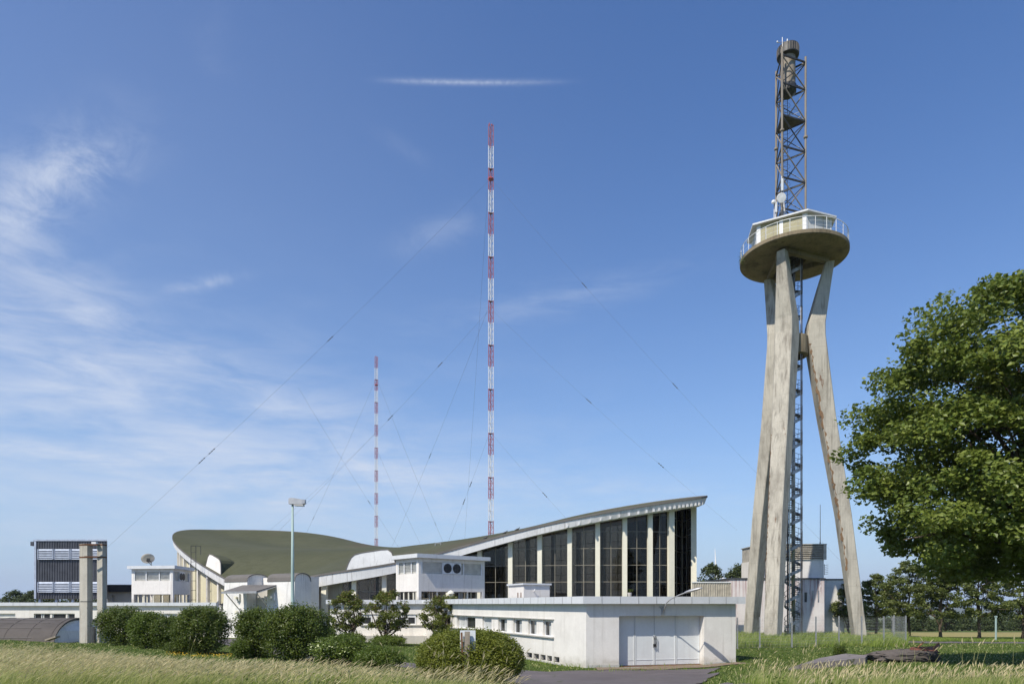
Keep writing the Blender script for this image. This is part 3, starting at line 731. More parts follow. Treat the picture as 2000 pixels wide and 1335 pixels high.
    pylon(-5.75, -1.75, .7, .12, 2.55, 3.0)
    pylon(1.7, 6.05, .0, .05, 2.48, 2.2)
    b = MB(); b.obox(q(-5.6, -2.0, zg), et * 11.3, -en * 1.6, z * (2.98 - zg)).build('entrance_block', 'white', hall)
    b = MB(); b.obox(q(-1.68, -1.2, zg), et * 3.3, -en * .9, z * (1.9 - zg)).build('recess_wall', 'plinth', hall)
    lb = MB(); lb.obox(q(-.2, -1.19, .15), et * .75, en * .16, z * .75); lx = lb.build('wall_box', 'white', hall)
    MB().lathe(q(.17, -1.0, .38), [(.0, 0), (.16, .02), (.16, .22), (0, .24)], 10).build('lamp_globe', 'cream', lx)
    dr = MB(); dr.obox(q(-.9, -1.195, zg), et * 1.9, en * .08, z * 2.9); dr.build('entrance_door', 'pane', hall)
    # canopy
    cb = MB(); c0, c1 = q(-2.35, 2.7, 1.27), q(3.45, 2.7, 1.27); c2, c3 = q(3.15, -.05, 1.98), q(-2.55, -.05, 2.05)
    cb.prism([c0, c1, c2, c3], z * .10); can = cb.build('canopy', 'asphalt_felt', hall)
    MB().bar(c0 - z * .02 + en * .07, c1 - z * .02 + en * .07, .12, .22).build('gutter', 'steel', can)
    sf = MB(); sf.prism([p_ - z * .13 - et * 0 for p_ in (c0, c1, c2, c3)], z * .1); sf.build('soffit', 'plinth', can)
    for (t_, tb_) in ((-2.0, -2.55), (3.15, 2.6)):
        MB().tube([q(t_, 2.5, 1.12), q(tb_, .2, -.85)], .055, 6).build('strut', 'steel', can)
    for (t_, zz) in ((-3.4, .75), (-3.3, -.85), (2.45, .75), (2.5, -.8)):
        bx = MB(); bx.obox(q(t_, .30, zz - .35), et * .62, -en * .5, z * .75); pb = bx.build('wall_box', 'band', hall)
        MB().tube([q(t_ + .31, .32, zz), q(t_ + .31, .62, zz - .03)], [.15, .17], 10).build('lamp', 'cream', pb)
    # side wall behind the right pylon and a low white wall by the porch
    ta, tb = t_at_u(590, 2.4, R(40), R(95)), t_at_u(668, 2.4, R(25), R(89)); pa, na = edge(ta, 2.4); pb, nb = edge(tb, 2.4)
    b = MB(); b.prism([V(pa[0], pa[1], zg), V(pb[0], pb[1], zg), V(pb[0], pb[1], pb[2] - .55), V(pa[0], pa[1], pa[2] - .3)], -V(na[0], na[1], 0) * .2); b.build('porch_wall', 'white', hall)
    # roof hatch rail and ladder at the left
    for (u, v, Yd, w_, h_) in ((855, 1063, 86, .5, 1.4),):
        b = MB(); c = W(u, v + 12, Yd)
        for dx in (-.35, .35):
            for dy in (0, .7): b.tube([c + V(dx, dy, -1.2), c + V(dx, dy, 1.05)], .03, 5)
        for zz in (.5, 1.0):
            b.tube([c + V(-.35, 0, zz), c + V(.35, 0, zz), c + V(.35, .7, zz), c + V(-.35, .7, zz), c + V(-.35, 0, zz)], .025, 5)
        b.build('hatch_rail', 'steel', hall)
    b = MB(); l0, l1 = W(373, 1175, 93.5), W(382.5, 1175, 93.5); top = 8.0
    for l_ in (l0, l1): b.tube([l_, V(l_[0], l_[1], top)], .045, 5)
    zz = .6
    while zz < top - .2: b.tube([V(l0[0], l0[1], zz), V(l1[0], l1[1], zz)], .03, 4); zz += 1.3
    for l_ in (l0, l1): b.tube([V(l_[0], l_[1], top), V(l_[0] + .3, l_[1] + .8, top), V(l_[0] + .3, l_[1] + .8, top - 1.2)], .04, 5)
    b.build('roof_ladder', 'steel_dark', hall)
build_hall()
# ---------------------------------------------------------------- flat-roofed wings
def ray_on(u, p0, p1): s = s_at(u, p0, p1); return s
C0 = (3.80, 35.0); C1 = (12.2, 37.2); KW = .43
C2 = (3.80 - KW * 27.3, 62.3)                     # far end of the long side wall
C3 = (-16.6, 62.3)                                # left end behind the lilac trees
PT_, PB_ = .40, .02                               # parapet top and bottom
wing = thing('garage_wing', (0, 50, -3.3), 'long low white flat-roofed wing with large grey garage doors and a row of small windows', 'building')
def build_wing():
    z0 = -4.4
    # front with the recessed garage doors
    L = float(np.hypot(C1[0] - C0[0], C1[1] - C0[1])); so = lambda u: s_at(u, C0, C1)
    da, db = so(1209), so(1375); zt = -.62; zd = -3.27
    w = MB(); wall(w, C0, C1, z0, PB_ + .05, .66, [(da, db, zd, zt)]); w.build('front_wall', 'white', wing)
    d = unit(V(C1[0] - C0[0], C1[1] - C0[1], 0)); nn = V(d[1], -d[0], 0); p0 = V(*C0, 0)
    at = lambda s, z, o: p0 + d * s + V(0, 0, z) + nn * o
    us = [1209, 1247, 1285.5, 1328, 1375]; ss = [so(u) for u in us]; ss[0] = da; ss[-1] = db
    for i in range(4):
        b = MB(); g = .012
        b.obox(at(ss[i] + g, zd + .04, -.58), d * (ss[i + 1] - ss[i] - 2 * g), nn * .10, (0, 0, zt - zd - .05))
        # folded edge strips and a kick rail
        b.obox(at(ss[i] + g, zd + .04, -.479), d * .05, nn * .025, (0, 0, zt - zd - .06))
        b.obox(at(ss[i + 1] - g - .05, zd + .04, -.479), d * .05, nn * .025, (0, 0, zt - zd - .06))
        b.obox(at(ss[i] + g + .05, zd + .30, -.479), d * (ss[i + 1] - ss[i] - 2 * g - .1), nn * .015, (0, 0, .03))
        dl = b.build('garage_door', 'door', wing)
        if i == 1:
            h = MB(); s = ss[2] - .0; h.tube([at(s - .05, -1.72, -.46), at(s - .05, -1.72, -.36), at(s - .05, -2.28, -.36), at(s - .05, -2.28, -.46)], .022, 6)
            h.tube([at(s + .06, -1.72, -.46), at(s + .06, -1.72, -.36), at(s + .06, -2.28, -.36), at(s + .06, -2.28, -.46)], .022, 6)
            h.obox(at(s - .07, -2.24, -.452), d * .15, nn * .03, (0, 0, .12)); h.build('handle', 'steel_dark', dl)
    b = MB(); b.obox(at(da - .0, zd - .08, -.62), d * (db - da), nn * .61, (0, 0, .10)); b.build('door_sill', 'rust', wing)
    for sa_, sb_ in ((0.0, da), (db, L)): b = MB(); b.obox(at(sa_, z0, .004), d * (sb_ - sa_), nn * .03, (0, 0, -3.12 - z0)); b.build('plinth', 'plinth', wing)
    # long side wall
    wd = unit(V(C0[0] - C2[0], C0[1] - C2[1], 0)); Ls = float(np.hypot(C0[0] - C2[0], C0[1] - C2[1])); sn = V(wd[1], -wd[0], 0); q0 = V(*C2, 0)
    su = lambda u: s_at(u, C2, C0); sat = lambda s, z, o: q0 + wd * s + V(0, 0, z) + sn * o
    zh, zs = -.88, -1.84
    strip = (su(846), su(1081), zs, zh)
    vents = []
    for u0, u1 in ((1015.5, 1023), (1028, 1039), (1042, 1052.5), (1055.5, 1065.5), (1068.5, 1078), (1081.5, 1092.5)):
        vents.append((su(u0), su(u1), -3.23, -2.93))
    w = MB(); wall(w, C2, C0, z0, PB_ + .05, .38, [strip] + vents); w.build('side_wall', 'white', wing)
    for (a, b_, c, e) in vents:
        b = MB(); b.obox(sat(a, c, -.34), wd * (b_ - a), sn * .03, (0, 0, e - c))
        b.obox(sat(a, c, -.30), wd * (b_ - a), sn * .24, (0, 0, .03)); v = b.build('basement_vent', 'steel_dark', wing)
        f = MB(); f.obox(sat(a + .02, c + .04, -.30), wd * .03, sn * .05, (0, 0, e - c - .05)); f.build('frame', 'steel', v)
    b = MB(); b.obox(sat(vents[0][0] - 2.4, -3.34, .002), wd * (vents[-1][1] - vents[0][0] + 2.8), sn * .14, (0, 0, .09)); b.build('vent_ledge', 'plinth', wing)
    # window band: panes set between white panels, a sill and a head
    wins = [(848, 862, 'o'), (864, 876, 'o'), (878, 890, 'p'), (893, 905, 'b'), (907, 926, 'o'), (926.5, 940, 'p'), (941, 957.5, 'b'), (958, 970.5, 'p'), (972, 987, 'o'), (988, 1000, 'p'), (1001, 1016, 'o'), (1017, 1029, 'p'),
            (1030, 1044.5, 'o'), (1045.5, 1058, 'p'), (1059, 1073, 'o'), (1074, 1081, 'p')]
    for (u0, u1, k) in wins:
        a, b_ = su(u0), su(u1)
        if k == 'p':
            MB().obox(sat(a, zs, -.30), wd * (b_ - a), sn * .22, (0, 0, zh - zs)).build('wall_panel', 'white', wing)
        else:
            f = MB(); h = zh - zs
            for s in (a, b_ - .05): f.obox(sat(s, zs, -.28), wd * .05, sn * .10, (0, 0, h))
            f.obox(sat(a + .05, zs, -.28), wd * (b_ - a - .1), sn * .10, (0, 0, .05)); f.obox(sat(a + .05, zh - .12, -.28), wd * (b_ - a - .1), sn * .10, (0, 0, .12))
            o = f.build('window', 'frame_white', wing)
            p = MB(); p.obox(sat(a + .05, zs + .05, -.26), wd * (b_ - a - .1), sn * .02, (0, 0, h - .17)); p.build('pane', 'pane' if k == 'o' else 'blind', o)
            if k == 'o' and u0 > 950:
                c = MB(); c.obox(sat(a + (b_ - a) * .52, zs + .06, -.238), wd * (b_ - a) * .36, sn * .008, (0, 0, h * .78)); c.build('curtain', 'blind', o)
    MB().obox(sat(strip[0] - .1, zs - .07, -.02), wd * (strip[1] - strip[0] + .2), sn * .14, (0, 0, .068)).build('window_sill', 'plinth', wing)
    MB().obox(sat(strip[0] - .1, zh + .002, -.02), wd * (strip[1] - strip[0] + .2), sn * .07, (0, 0, .05)).build('window_head', 'plinth', wing)
    # left stretch facing the camera
    so2 = lambda u: s_at(u, C3, C2); L2 = C2[0] - C3[0]
    s2 = (so2(708), so2(822), -1.86, -.92)
    w = MB(); wall(w, C3, C2, z0, PB_ + .05, .38, [s2]); w.build('rear_wall', 'white', wing)
    x0 = C3[0]
    for (u0, u1, k) in ((708, 726, 'o'), (727, 741, 'p'), (742, 757, 'o'), (758, 773, 'p'), (774, 794, 'o'), (795, 812, 'o'), (813, 822, 'p')):
        a, b_ = so2(u0), so2(u1)
        if k == 'p': MB().box(x0 + a, x0 + b_, 62.38, 62.6, -1.86, -.92).build('wall_panel', 'white', wing)
        else:
            f = MB(); f.box(x0 + a, x0 + a + .09, 62.40, 62.5, -1.86, -.92); f.box(x0 + b_ - .09, x0 + b_, 62.40, 62.5, -1.86, -.92); f.box(x0 + a + .09, x0 + b_ - .09, 62.40, 62.5, -1.2, -.92); f.box(x0 + a + .09, x0 + b_ - .09, 62.40, 62.5, -1.86, -1.78)
            o = f.build('window', 'frame_white', wing); MB().box(x0 + a + .09, x0 + b_ - .09, 62.44, 62.46, -1.78, -1.2).build('pane', 'pane', o)
    MB().box(x0 + s2[0] - .2, C2[0] - .1, 62.16, 62.298, -1.94, -1.865).build('window_sill', 'plinth', wing)
    MB().box(-14.2, C2[0] + .35, 61.75, 62.295, z0, -2.86).build('plinth', 'plinth', wing)
    # left end wall closing the wing
    w = MB(); wall(w, (C3[0] + .6, 74.5), (C3[0], 62.7), z0, PB_ + .05, .3); w.build('end_wall', 'white', wing)
    # flat roof deck and the parapet band all round, with panel joints
    deck = [V(*C0, .03), V(*C1, .03), V(C1[0] - KW * 40, C1[1] + 40, .03), V(C3[0] + 1, 77, .03), V(*C3, .03), V(*C2, .03)]
    MB().prism(deck, (0, 0, .10)).build('roof_deck', 'gravel', wing)
    par = [V(C0[0], C0[1], 0), V(C1[0], C1[1], 0), V(C1[0] - KW * 36, C1[1] + 36, 0)]
    back = [V(C3[0], C3[1], 0), V(C2[0], C2[1], 0), V(C0[0], C0[1], 0)]
    def offs(poly, o):
        out = []
        for i in range(len(poly)):
            ns = []
            for a, b_ in ((i - 1, i), (i, i + 1)):
                if 0 <= a and b_ < len(poly):
                    e = unit(poly[b_] - poly[a]); ns.append(V(e[1], -e[0], 0))
            n_ = unit(sum(ns)); k = o / max(.35, np.dot(n_, ns[0])); out.append(poly[i] + n_ * k)
        return out
    line = [V(C3[0] - .3, C3[1], 0), V(*C2, 0), V(*C0, 0), V(*C1, 0), V(C1[0] - KW * 34, C1[1] + 34, 0)]
    po, pi = offs(line, .33), offs(line, -.10); b = MB()
    rings = [[o_ + V(0, 0, PB_), o_ + V(0, 0, PT_), i_ + V(0, 0, PT_), i_ + V(0, 0, PB_)] for o_, i_ in zip(po, pi)]
    b.loft(rings); jn = b
    for a, b_ in zip(po[:-1], po[1:]):
        e = unit(b_ - a); n_ = V(e[1], -e[0], 0); Lp = np.linalg.norm(b_ - a); s = 1.0
        while s < Lp - .3: jn.obox(a + e * s + n_ * .001 + V(0, 0, PB_ + .004), e * .025, n_ * .012, (0, 0, PT_ - PB_ - .008), 1); s += 1.02
    jn.build('parapet', ['parapet', 'steel'], wing)
build_wing()

# wall lamp on the front, its arm reaching out over the yard
def build_wall_lamp():
    s = s_at(1294, C0, C1); p = on(C0, C1, s); d = unit(V(C1[0] - C0[0], C1[1] - C0[1], 0)); nn = V(d[1], -d[0], 0)
    b0 = V(p[0], p[1], -.42); q = lambda a, o, z: b0 + d * a + nn * o + V(0, 0, z)
    t = thing('wall_lamp', q(0, 0, 0), 'curved-arm lamp bracketed to the white wall above the garage doors', 'lamp')
    b = MB(); b.obox(q(-.09, 0.004, -.16), d * .18, nn * .06, (0, 0, .42)); b.prism([q(-.22, .004, .30), q(.22, .004, .30), q(0, .004, .08)], nn * .05); b.build('wall_plate', 'steel', t)
    b = MB(); b.tube([q(0, .03, -.05), q(0, .22, .22), q(.03, .42, .50), q(.14, .70, .70), q(.42, 1.05, .90), q(.62, 1.30, 1.0)], .028, 8); b.build('arm', 'steel', t)
    h = MB(); a = q(.58, 1.24, .98); e = unit(q(1.3, 2.0, 1.26) - a); up = V(0, 0, 1); sd = unit(np.cross(e, up)); u2 = np.cross(sd, e)
    rings = []
    for k, w_, hh in ((0, .05, .05), (.12, .10, .08), (.35, .13, .11), (.70, .13, .10), (.92, .08, .06), (.98, .02, .02)):
        rings.append([a + e * k + sd * w_ * math.cos(2 * math.pi * i / 10) + u2 * hh * (math.sin(2 * math.pi * i / 10) if math.sin(2 * math.pi * i / 10) > 0 else .45 * math.sin(2 * math.pi * i / 10)) for i in range(10)])
    h.loft(rings); h.build('lamp_head', 'steel', t, smooth=True)
build_wall_lamp()

def roof_house(name, c, l, r, ztop, label, louv_l, fans=None, shade_ports=True):
    """vent house on stilts on the flat roof: c near corner, l left and r right corners of the roof slab"""
    t = thing(name, (c[0], c[1], .2), label, 'vent house')
    c, l, r = V(c[0], c[1], 0), V(l[0], l[1], 0), V(r[0], r[1], 0); dl = unit(l - c); dr = unit(r - c); Ll = np.linalg.norm(l - c); Lr = np.linalg.norm(r - c)
    o = .42; z1 = ztop - .38
    MB().obox(c + V(0, 0, z1), r - c, l - c, (0, 0, .38)).build('roof_slab', 'parapet', t)
    a = c + dl * o + dr * o; wl = Ll - 2 * o; wr = Lr - 2 * o; zb = .05; zm = 1.35; 
    A = (a[0], a[1]); Bl = a + dl * wl; Br = a + dr * wr; far = a + dl * wl + dr * wr
    lz0, lz1 = ztop - 1.85, ztop - .72
    for (p0, p1, Lw, nm, fan) in ((Bl, a, wl, 'left', fans == 'left'), (a, Br, wr, 'front', fans == 'right'), (Br, far, wl, 'back', False), (far, Bl, wr, 'rear', False)):
        e = unit(p1 - p0); nn = V(e[1], -e[0], 0)
        w = MB(); ops = [(.30, Lw - .32, lz0, lz1), (.30, Lw - .34, zb + .05, zm - .12)]
        wall(w, p0, p1, zb, z1, .28, ops); wo = w.build('house_wall', 'white', t)
        at = lambda s, z, k: p0 + e * s + V(0, 0, z) + nn * k
        lv = MB(); z = lz0 + .02
        while z < lz1 - .08:
            lv.prism([at(.30, z, -.20), at(.30, z + .17, -.10), at(.30, z + .185, -.10), at(.30, z + .015, -.20)], e * (Lw - .62)); z += .155
        lo = lv.build('louvre', 'louvre_white', t)
        MB().obox(at(.30, lz0, -.27), e * (Lw - .62), nn * .02, (0, 0, lz1 - lz0)).build('louvre_backing', 'steel_dark', lo)
        fr = MB()
        for s in (.31, Lw * .34, Lw * .66, Lw - .46): fr.obox(at(s, lz0, -.09), e * .13, nn * .07, (0, 0, lz1 - lz0))
        fr.build('frame', 'frame_white', lo)
        # posts below, in the open gap
        ps = MB()
        for k in (.25, .5, .75): ps.obox(at(.30 + (Lw - .6) * k, zb, -.22), e * .12, nn * .12, (0, 0, zm - zb))
        ps.build('post', 'cream', t)
        if fan:
            for k in (-.02, .118):
                s = Lw * (.37 + k); 
                fb = MB(); fb.obox(at(s - .02, lz0 + .02, -.02), e * (Lw * .134), nn * .10, (0, 0, lz1 - lz0 - .04)); fo = fb.build('fan', 'frame_white', t)
                cc = at(s + Lw * .065, (lz0 + lz1) / 2, .085); f2 = MB(); rad = .47
                f2.prism([cc + e * rad * math.cos(2 * math.pi * i / 24) + V(0, 0, rad * math.sin(2 * math.pi * i / 24)) for i in range(24)], nn * .02); f2.build('fan_opening', 'rubber', fo)
                f3 = MB()
                for q_ in range(5):
                    an = 2 * math.pi * q_ / 5; f3.bar(cc + nn * .03, cc + nn * .03 + (e * math.cos(an) + V(0, 0, 1) * math.sin(an)) * rad * .9, .16, .02, up=nn)
                f3.build('fan_blade', 'steel_dark', fo)
    MB().obox(a + dl * .35 + dr * .35 + V(0, 0, zm + .05), dr * (wr - .7), dl * (wl - .7), (0, 0, .15)).build('house_floor', 'plinth', t)
    return t
VRc, VRl, VRr = W(814.8, 0, 64.5), W(762, 0, 68.3), W(958, 0, 69.9)
roof_house('vent_house', VRc, VRl, VRr, 4.80, 'white vent house with two round black fans on the flat roof before the glazed hall', None, 'right')
VLc, VLl, VLr = W(341, 0, 84.2), W(248, 0, 85.3), W(380, 0, 90.6)
roof_house('vent_house', VLc, VLl, VLr, 4.78, 'white vent house with a satellite dish on its roof left of the green shell', None, 'right')

# small box on the flat roof
def build_roof_box():
    c, l, r = W(1021.5, 0, 52.5), W(999, 0, 54.6), W(1077.5, 0, 53.6)
    c[2] = l[2] = r[2] = 0; t = thing('roof_box', (c[0], c[1], .15), 'small white box room with a thin lid on the flat roof before the glazing', 'roof box')
    dl = unit(l - c); dr = unit(r - c); a = c + dl * .12 + dr * .12; Ll = np.linalg.norm(l - c); Lr = np.linalg.norm(r - c)
    MB().obox(a + V(0, 0, .13), dr * (Lr - .24), dl * (Ll + .8), (0, 0, 1.36)).build('box_wall', 'white', t)
    MB().obox(c + V(0, 0, 1.492), dr * Lr, dl * (Ll + 1.0), (0, 0, .13)).build('lid', 'parapet', t)
    e = dr; n_ = V(dr[1], -dr[0], 0); p = a + dr * .85 + V(0, 0, 1.02)
    b = MB(); b.tube([p, p + n_ * .22], .03, 6); b.tube([p + n_ * .2, p + n_ * .22 + V(0, 0, .16)], .05, 8); b.build('small_lamp', 'frame_white', t)
    b = MB(); pl = a + V(0, 0, .2); ml = V(-dl[1], dl[0], 0); ml = ml if ml[1] < 0 else -ml
    for k in (.45, 1.05): b.obox(a + dl * k + V(0, 0, .16) + ml * .0, dl * .12, ml * .03, (0, 0, .75))
    b.build('rusty_strip', 'rust', t)
build_roof_box()
# flower pot and mushroom vents standing on the parapet edge
def build_roof_bits():
    p = W(1230, 1163, 36.9); t = thing('plant_pot', (p[0], p[1] - .0, .40), 'white plant pot with a small plant on the garage parapet edge', 'plant pot')
    MB().lathe((p[0], p[1], .402), [(.09, 0), (.12, .2), (.12, .22), (.0, .2)], 14).build('pot', 'white', t)
    b = MB(); rg = random.Random(3)
    for k in range(26):
        a = rg.random() * 6.28; e = rg.random() * .16; q = V(p[0] + e * math.cos(a), p[1] + e * math.sin(a), .64 + rg.random() * .13)
        b.add([q, q + V(.05, .02, .03), q + V(.06, -.02, .06), q + V(.02, -.03, .05)], [(0, 1, 2, 3)])
    b.build('leaves', 'leaf_dark', t)
    for (u, Yd, hh, lab) in ((880.5, 62.5, 1.05, 'white mushroom-capped roof vent on the flat roof beneath the round fans'),):
        p = W(u, 0, Yd); t = thing('roof_vent', (p[0], p[1], .13), lab, 'roof vent')
        MB().lathe((p[0], p[1], .131), [(.16, 0), (.16, hh - .25), (.10, hh - .25)], 12).build('pipe', 'cream', t)
        MB().lathe((p[0], p[1], .131), [(.05, hh - .25), (.34, hh - .22), (.30, hh - .08), (.06, hh + .08), (0, hh + .1)], 14).build('cap', 'cream', t)
build_roof_bits()

# left low wing
lw = thing('low_wing', (-50, 80, -3.7), 'long low white flat-roofed wing on the left with narrow strip windows below its grey parapet', 'building')
def build_left_wing():
    p0, p1 = (-80.0, 80.0), (W(431, 0, 79)[0], 79.0); so = lambda u: s_at(u, p0, p1); L = float(np.hypot(p1[0] - p0[0], p1[1] - p0[1]))
    zt, zb = -1.08, -2.3
    ops = [(so(-30), so(30), zt, zt + .0 + .02 - 1.2 + 0.0)]
    ops = [(so(-40), so(30), zb, zt), (so(66), so(146), zb, zt), (so(200), so(262), zb, zt), (so(282), so(412), zb, zt)]
    w = MB(); wall(w, p0, p1, -4.6, -.14, .4, ops); w.build('front_wall', 'white', lw)
    d = unit(V(p1[0] - p0[0], p1[1] - p0[1], 0)); nn = V(d[1], -d[0], 0); at = lambda s, z, o: V(*p0, 0) + d * s + V(0, 0, z) + nn * o
    segs = [(-40, 30, 'b'), (66, 80, 'o'), (82.5, 97, 'o'), (101, 128, 'o'), (131, 146, 'o'), (200, 215, 'o'), (216, 230, 'o'), (231, 246, 'b'), (247, 262, 'o'), (282, 314, 'b'), (316.5, 327, 'o'), (328, 344, 'o'), (350, 370, 'b'), (372, 390, 'o'), (392, 412, 'o')]
    for (u0, u1, k) in segs:
        a, b_ = so(u0), so(u1); f = MB(); h = zt - zb
        for s in (a, b_ - .09): f.obox(at(s, zb, -.28), d * .09, nn * .10, (0, 0, h))
        f.obox(at(a + .09, zt - .09, -.28), d * (b_ - a - .18), nn * .10, (0, 0, .09)); f.obox(at(a + .09, zb, -.28), d * (b_ - a - .18), nn * .10, (0, 0, .09))
        if u0 > 315 and k == 'o': f.obox(at(a + .09, zt - .42, -.26), d * (b_ - a - .18), nn * .05, (0, 0, .33))
        o = f.build('window', 'frame_white', lw); MB().obox(at(a + .09, zb + .09, -.24), d * (b_ - a - .18), nn * .02, (0, 0, h - .18)).build('pane', 'pane' if k == 'o' else 'louvre_white', o)
    for (u0, u1) in ((97.1, 100.9), (128.1, 130.9)):
        MB().obox(at(so(u0), zb, -.30), d * (so(u1) - so(u0)), nn * .22, (0, 0, zt - zb)).build('wall_panel', 'white', lw)
    jn = MB(); jn.obox(at(-.3, -.19, .34), d * (L - .1), -nn * .6, (0, 0, .39))
    MB().obox(at(0, -.13, -.42), d * (L - .3), -nn * 16, (0, 0, .17)).build('roof_deck', 'gravel', lw)
    s = 1.3
    while s < L - 1: jn.obox(at(s, -.186, .341), d * .03, nn * .012, (0, 0, .382), 1); s += 2.6
    jn.build('parapet', ['parapet', 'steel'], lw)
build_left_wing()
# ---------------------------------------------------------------- left background and yard objects
def gz(x, y): return float(ground_z(x, y))
def build_clad_building():
    Y = 95.0; x0, x1 = W(68, 0, Y)[0], W(209.5, 0, Y)[0]; zt, zb = (V0 - 1056) / F * Y, (V0 - 1168.5) / F * Y
    t = thing('metal_clad_building', ((x0 + x1) / 2, Y, -4.2), 'dark corrugated metal-clad block on stilts with two rows of pale louvres', 'building')
    b = MB(); x = x0; k = 0
    depth = 11.0
    prof = []
    while x < x1 - .02:
        prof += [(x, 0), (x + .17, 0), (x + .20, -.07), (x + .32, -.07)]; x += .35
    prof.append((x1, 0))
    sk = -.62 * depth
    ring = lambda z: [V(px, Y + py, z) for px, py in prof] + [V(x1 + sk, Y + depth, z), V(x0 + sk, Y + depth, z)]
    b.loft([ring(zb), ring(zt)]); b.build('cladding', 'clad', t)
    MB().prism([V(x0 - .12, Y - .16, zt + .003), V(x1 + .05, Y - .16, zt + .003), V(x1 + .05 + sk, Y + depth + .1, zt + .003), V(x0 - .12 + sk, Y + depth + .1, zt + .003)], (0, 0, .22)).build('roof_trim', 'clad_louvre', t)
    MB().box(x0 - .55, x0 - .13, Y - .1, Y + 1.2, zt - .65, zt - .08).build('gutter_box', 'clad', t)
    MB().obox((x0 - .02, Y - .13, zb), (.28, 0, 0), (0, .06, 0), (0, 0, zt - zb)).build('corner_strip', 'clad_louvre', t)
    for (va, vb) in ((1092, 1072), (1156, 1136)):
        za, zc = (V0 - va) / F * Y, (V0 - vb) / F * Y; us = [75, 107, 139.5, 171, 190]
        us[-1] = 203
        for a, c in zip(us[:-1], us[1:]):
            xa, xc = W(a, 0, Y)[0] + .06, W(c, 0, Y)[0] - .06; o = MB(); z = za + .04; h = (zc - za) / 6
            while z < zc - .05:
                o.prism([V(xa, Y - .08, z + h * .95), V(xa, Y - .30, z), V(xa, Y - .30, z - .03), V(xa, Y - .08, z + h * .9)], (xc - xa, 0, 0)); z += h
            for xx in (xa, xc - .09): o.box(xx, xx + .09, Y - .32, Y - .08, za, zc)
            lo = o.build('louvre', 'clad_louvre', t); MB().box(xa, xc, Y - .10, Y - .075, za, zc).build('louvre_backing', 'steel', lo)
    for k in range(5):
        x = x0 + .3 + (x1 - x0 - .9) * k / 4
        for yy in (Y + .3, Y + depth - .6): xx = x + (sk if yy > Y + 1 else 0); MB().box(xx, xx + .3, yy, yy + .3, -5.2, zb).build('stilt', 'clad_louvre', t)
build_clad_building()

def build_back_building():
    Y = 104.0; x0, x1 = W(196, 0, Y)[0], W(300, 0, Y)[0]
    t = thing('flat_building', ((x0 + x1) / 2, Y, -5), 'white building with a dark fascia seen between the metal-clad block and the vent house', 'building')
    zt = (V0 - 1142) / F * Y; zm = (V0 - 1155) / F * Y
    w = MB(); s0 = .0; wall(w, (x0, Y), (x1, Y), -5.2, zm - .003, .4, [(1.6, (W(224, 0, Y)[0] - x0), -5.0, (V0 - 1162) / F * Y)]); w.box(x0, x1, Y + .41, Y + 9, -5.2, zm - .01)
    w.build('wall', 'white', t)
    MB().box(x0 - .2, x1 + .2, Y - .45, Y + 9.3, zm, zt).build('fascia', 'clad', t)
    MB().box(x0 - .25, x1 + .25, Y - .5, Y + 9.4, zt + .002, zt + .09).build('roof_edge', 'clad_louvre', t)
build_back_building()

def build_pylon(u0, u1, Y, label, extra):
    """tall board-marked concrete post: a folded section with a set-back side"""
    zt = (V0 - 1061) / F * Y; x0, x1 = W(u0, 0, Y)[0], W(u1, 0, Y)[0]; w = x1 - x0; zb = gz((x0 + x1) / 2, Y) - .4
    t = thing('concrete_pylon', ((x0 + x1) / 2, Y, zb + .4), label, 'concrete pylon', 'paired concrete pylons on the lawn')
    b = MB()
    if extra:
        sec = [(-.01, .16), (.27, .10), (.28, .40), (.33, .40), (.33, -.02), (.75, -.08), (.80, .55), (.30, .62), (.0, .5)]
    else:
        sec = [(.06, .0), (.52, -.06), (.58, .42), (.10, .48)]
    rings = [[V(x0 + sx, Y + sy, z) for sx, sy in sec] for z in (zb, zt)]
    b.loft(rings); b.build('shaft', 'concrete_grey', t)
    for zz in (zt - .14, zt - 1.12):
        bb = MB()
        c = V(x0 + (.38 if extra else .3), Y + .25, 0); ring = lambda z: [V(c[0] + (x0 + sx - c[0]) * 1.07, c[1] + (Y + sy - c[1]) * 1.07, z) for sx, sy in sec]
        bb.loft([ring(zz), ring(zz + .11)]); bb.build('iron_band', 'rust', t)
    return t, x0, x1, zt
pA, ax0, ax1, azt = build_pylon(153, 182.5, 54, 'left pylon of a weathered concrete pair, with a vertical groove in its face', True)
pB, bx0, bx1, bzt = build_pylon(188, 209, 54.3, 'narrower right pylon of a weathered concrete pair, beside the dark hedge', False)
b = MB(); b.bar(V(ax1 - .45, 53.6, azt - .10), V(bx0 + .45, 53.75, azt - .10), .10, .12); b.bar(V(ax1 - .45, 53.6, azt - 1.06), V(bx0 + .45, 53.75, azt - 1.06), .10, .1); b.build('tie_bar', 'rust', pA)
b = MB(); b.bar(V(ax1 - .75, 53.56, .20), V(bx0 + .35, 53.7, .20), .08, .07); b.build('tie_bar', 'steel_dark', pA)
MB().box(ax1 - .1, ax1 + .25, 53.9, 54.2, azt - .02, azt + .13).build('flood_light', 'frame_white', pA)
MB().box(bx0 + .0, bx0 + .16, 53.80, 54.0, gz(bx0, 54) - .1, gz(bx0, 54) + 1.35).build('cable_duct', 'steel_dark', pB)

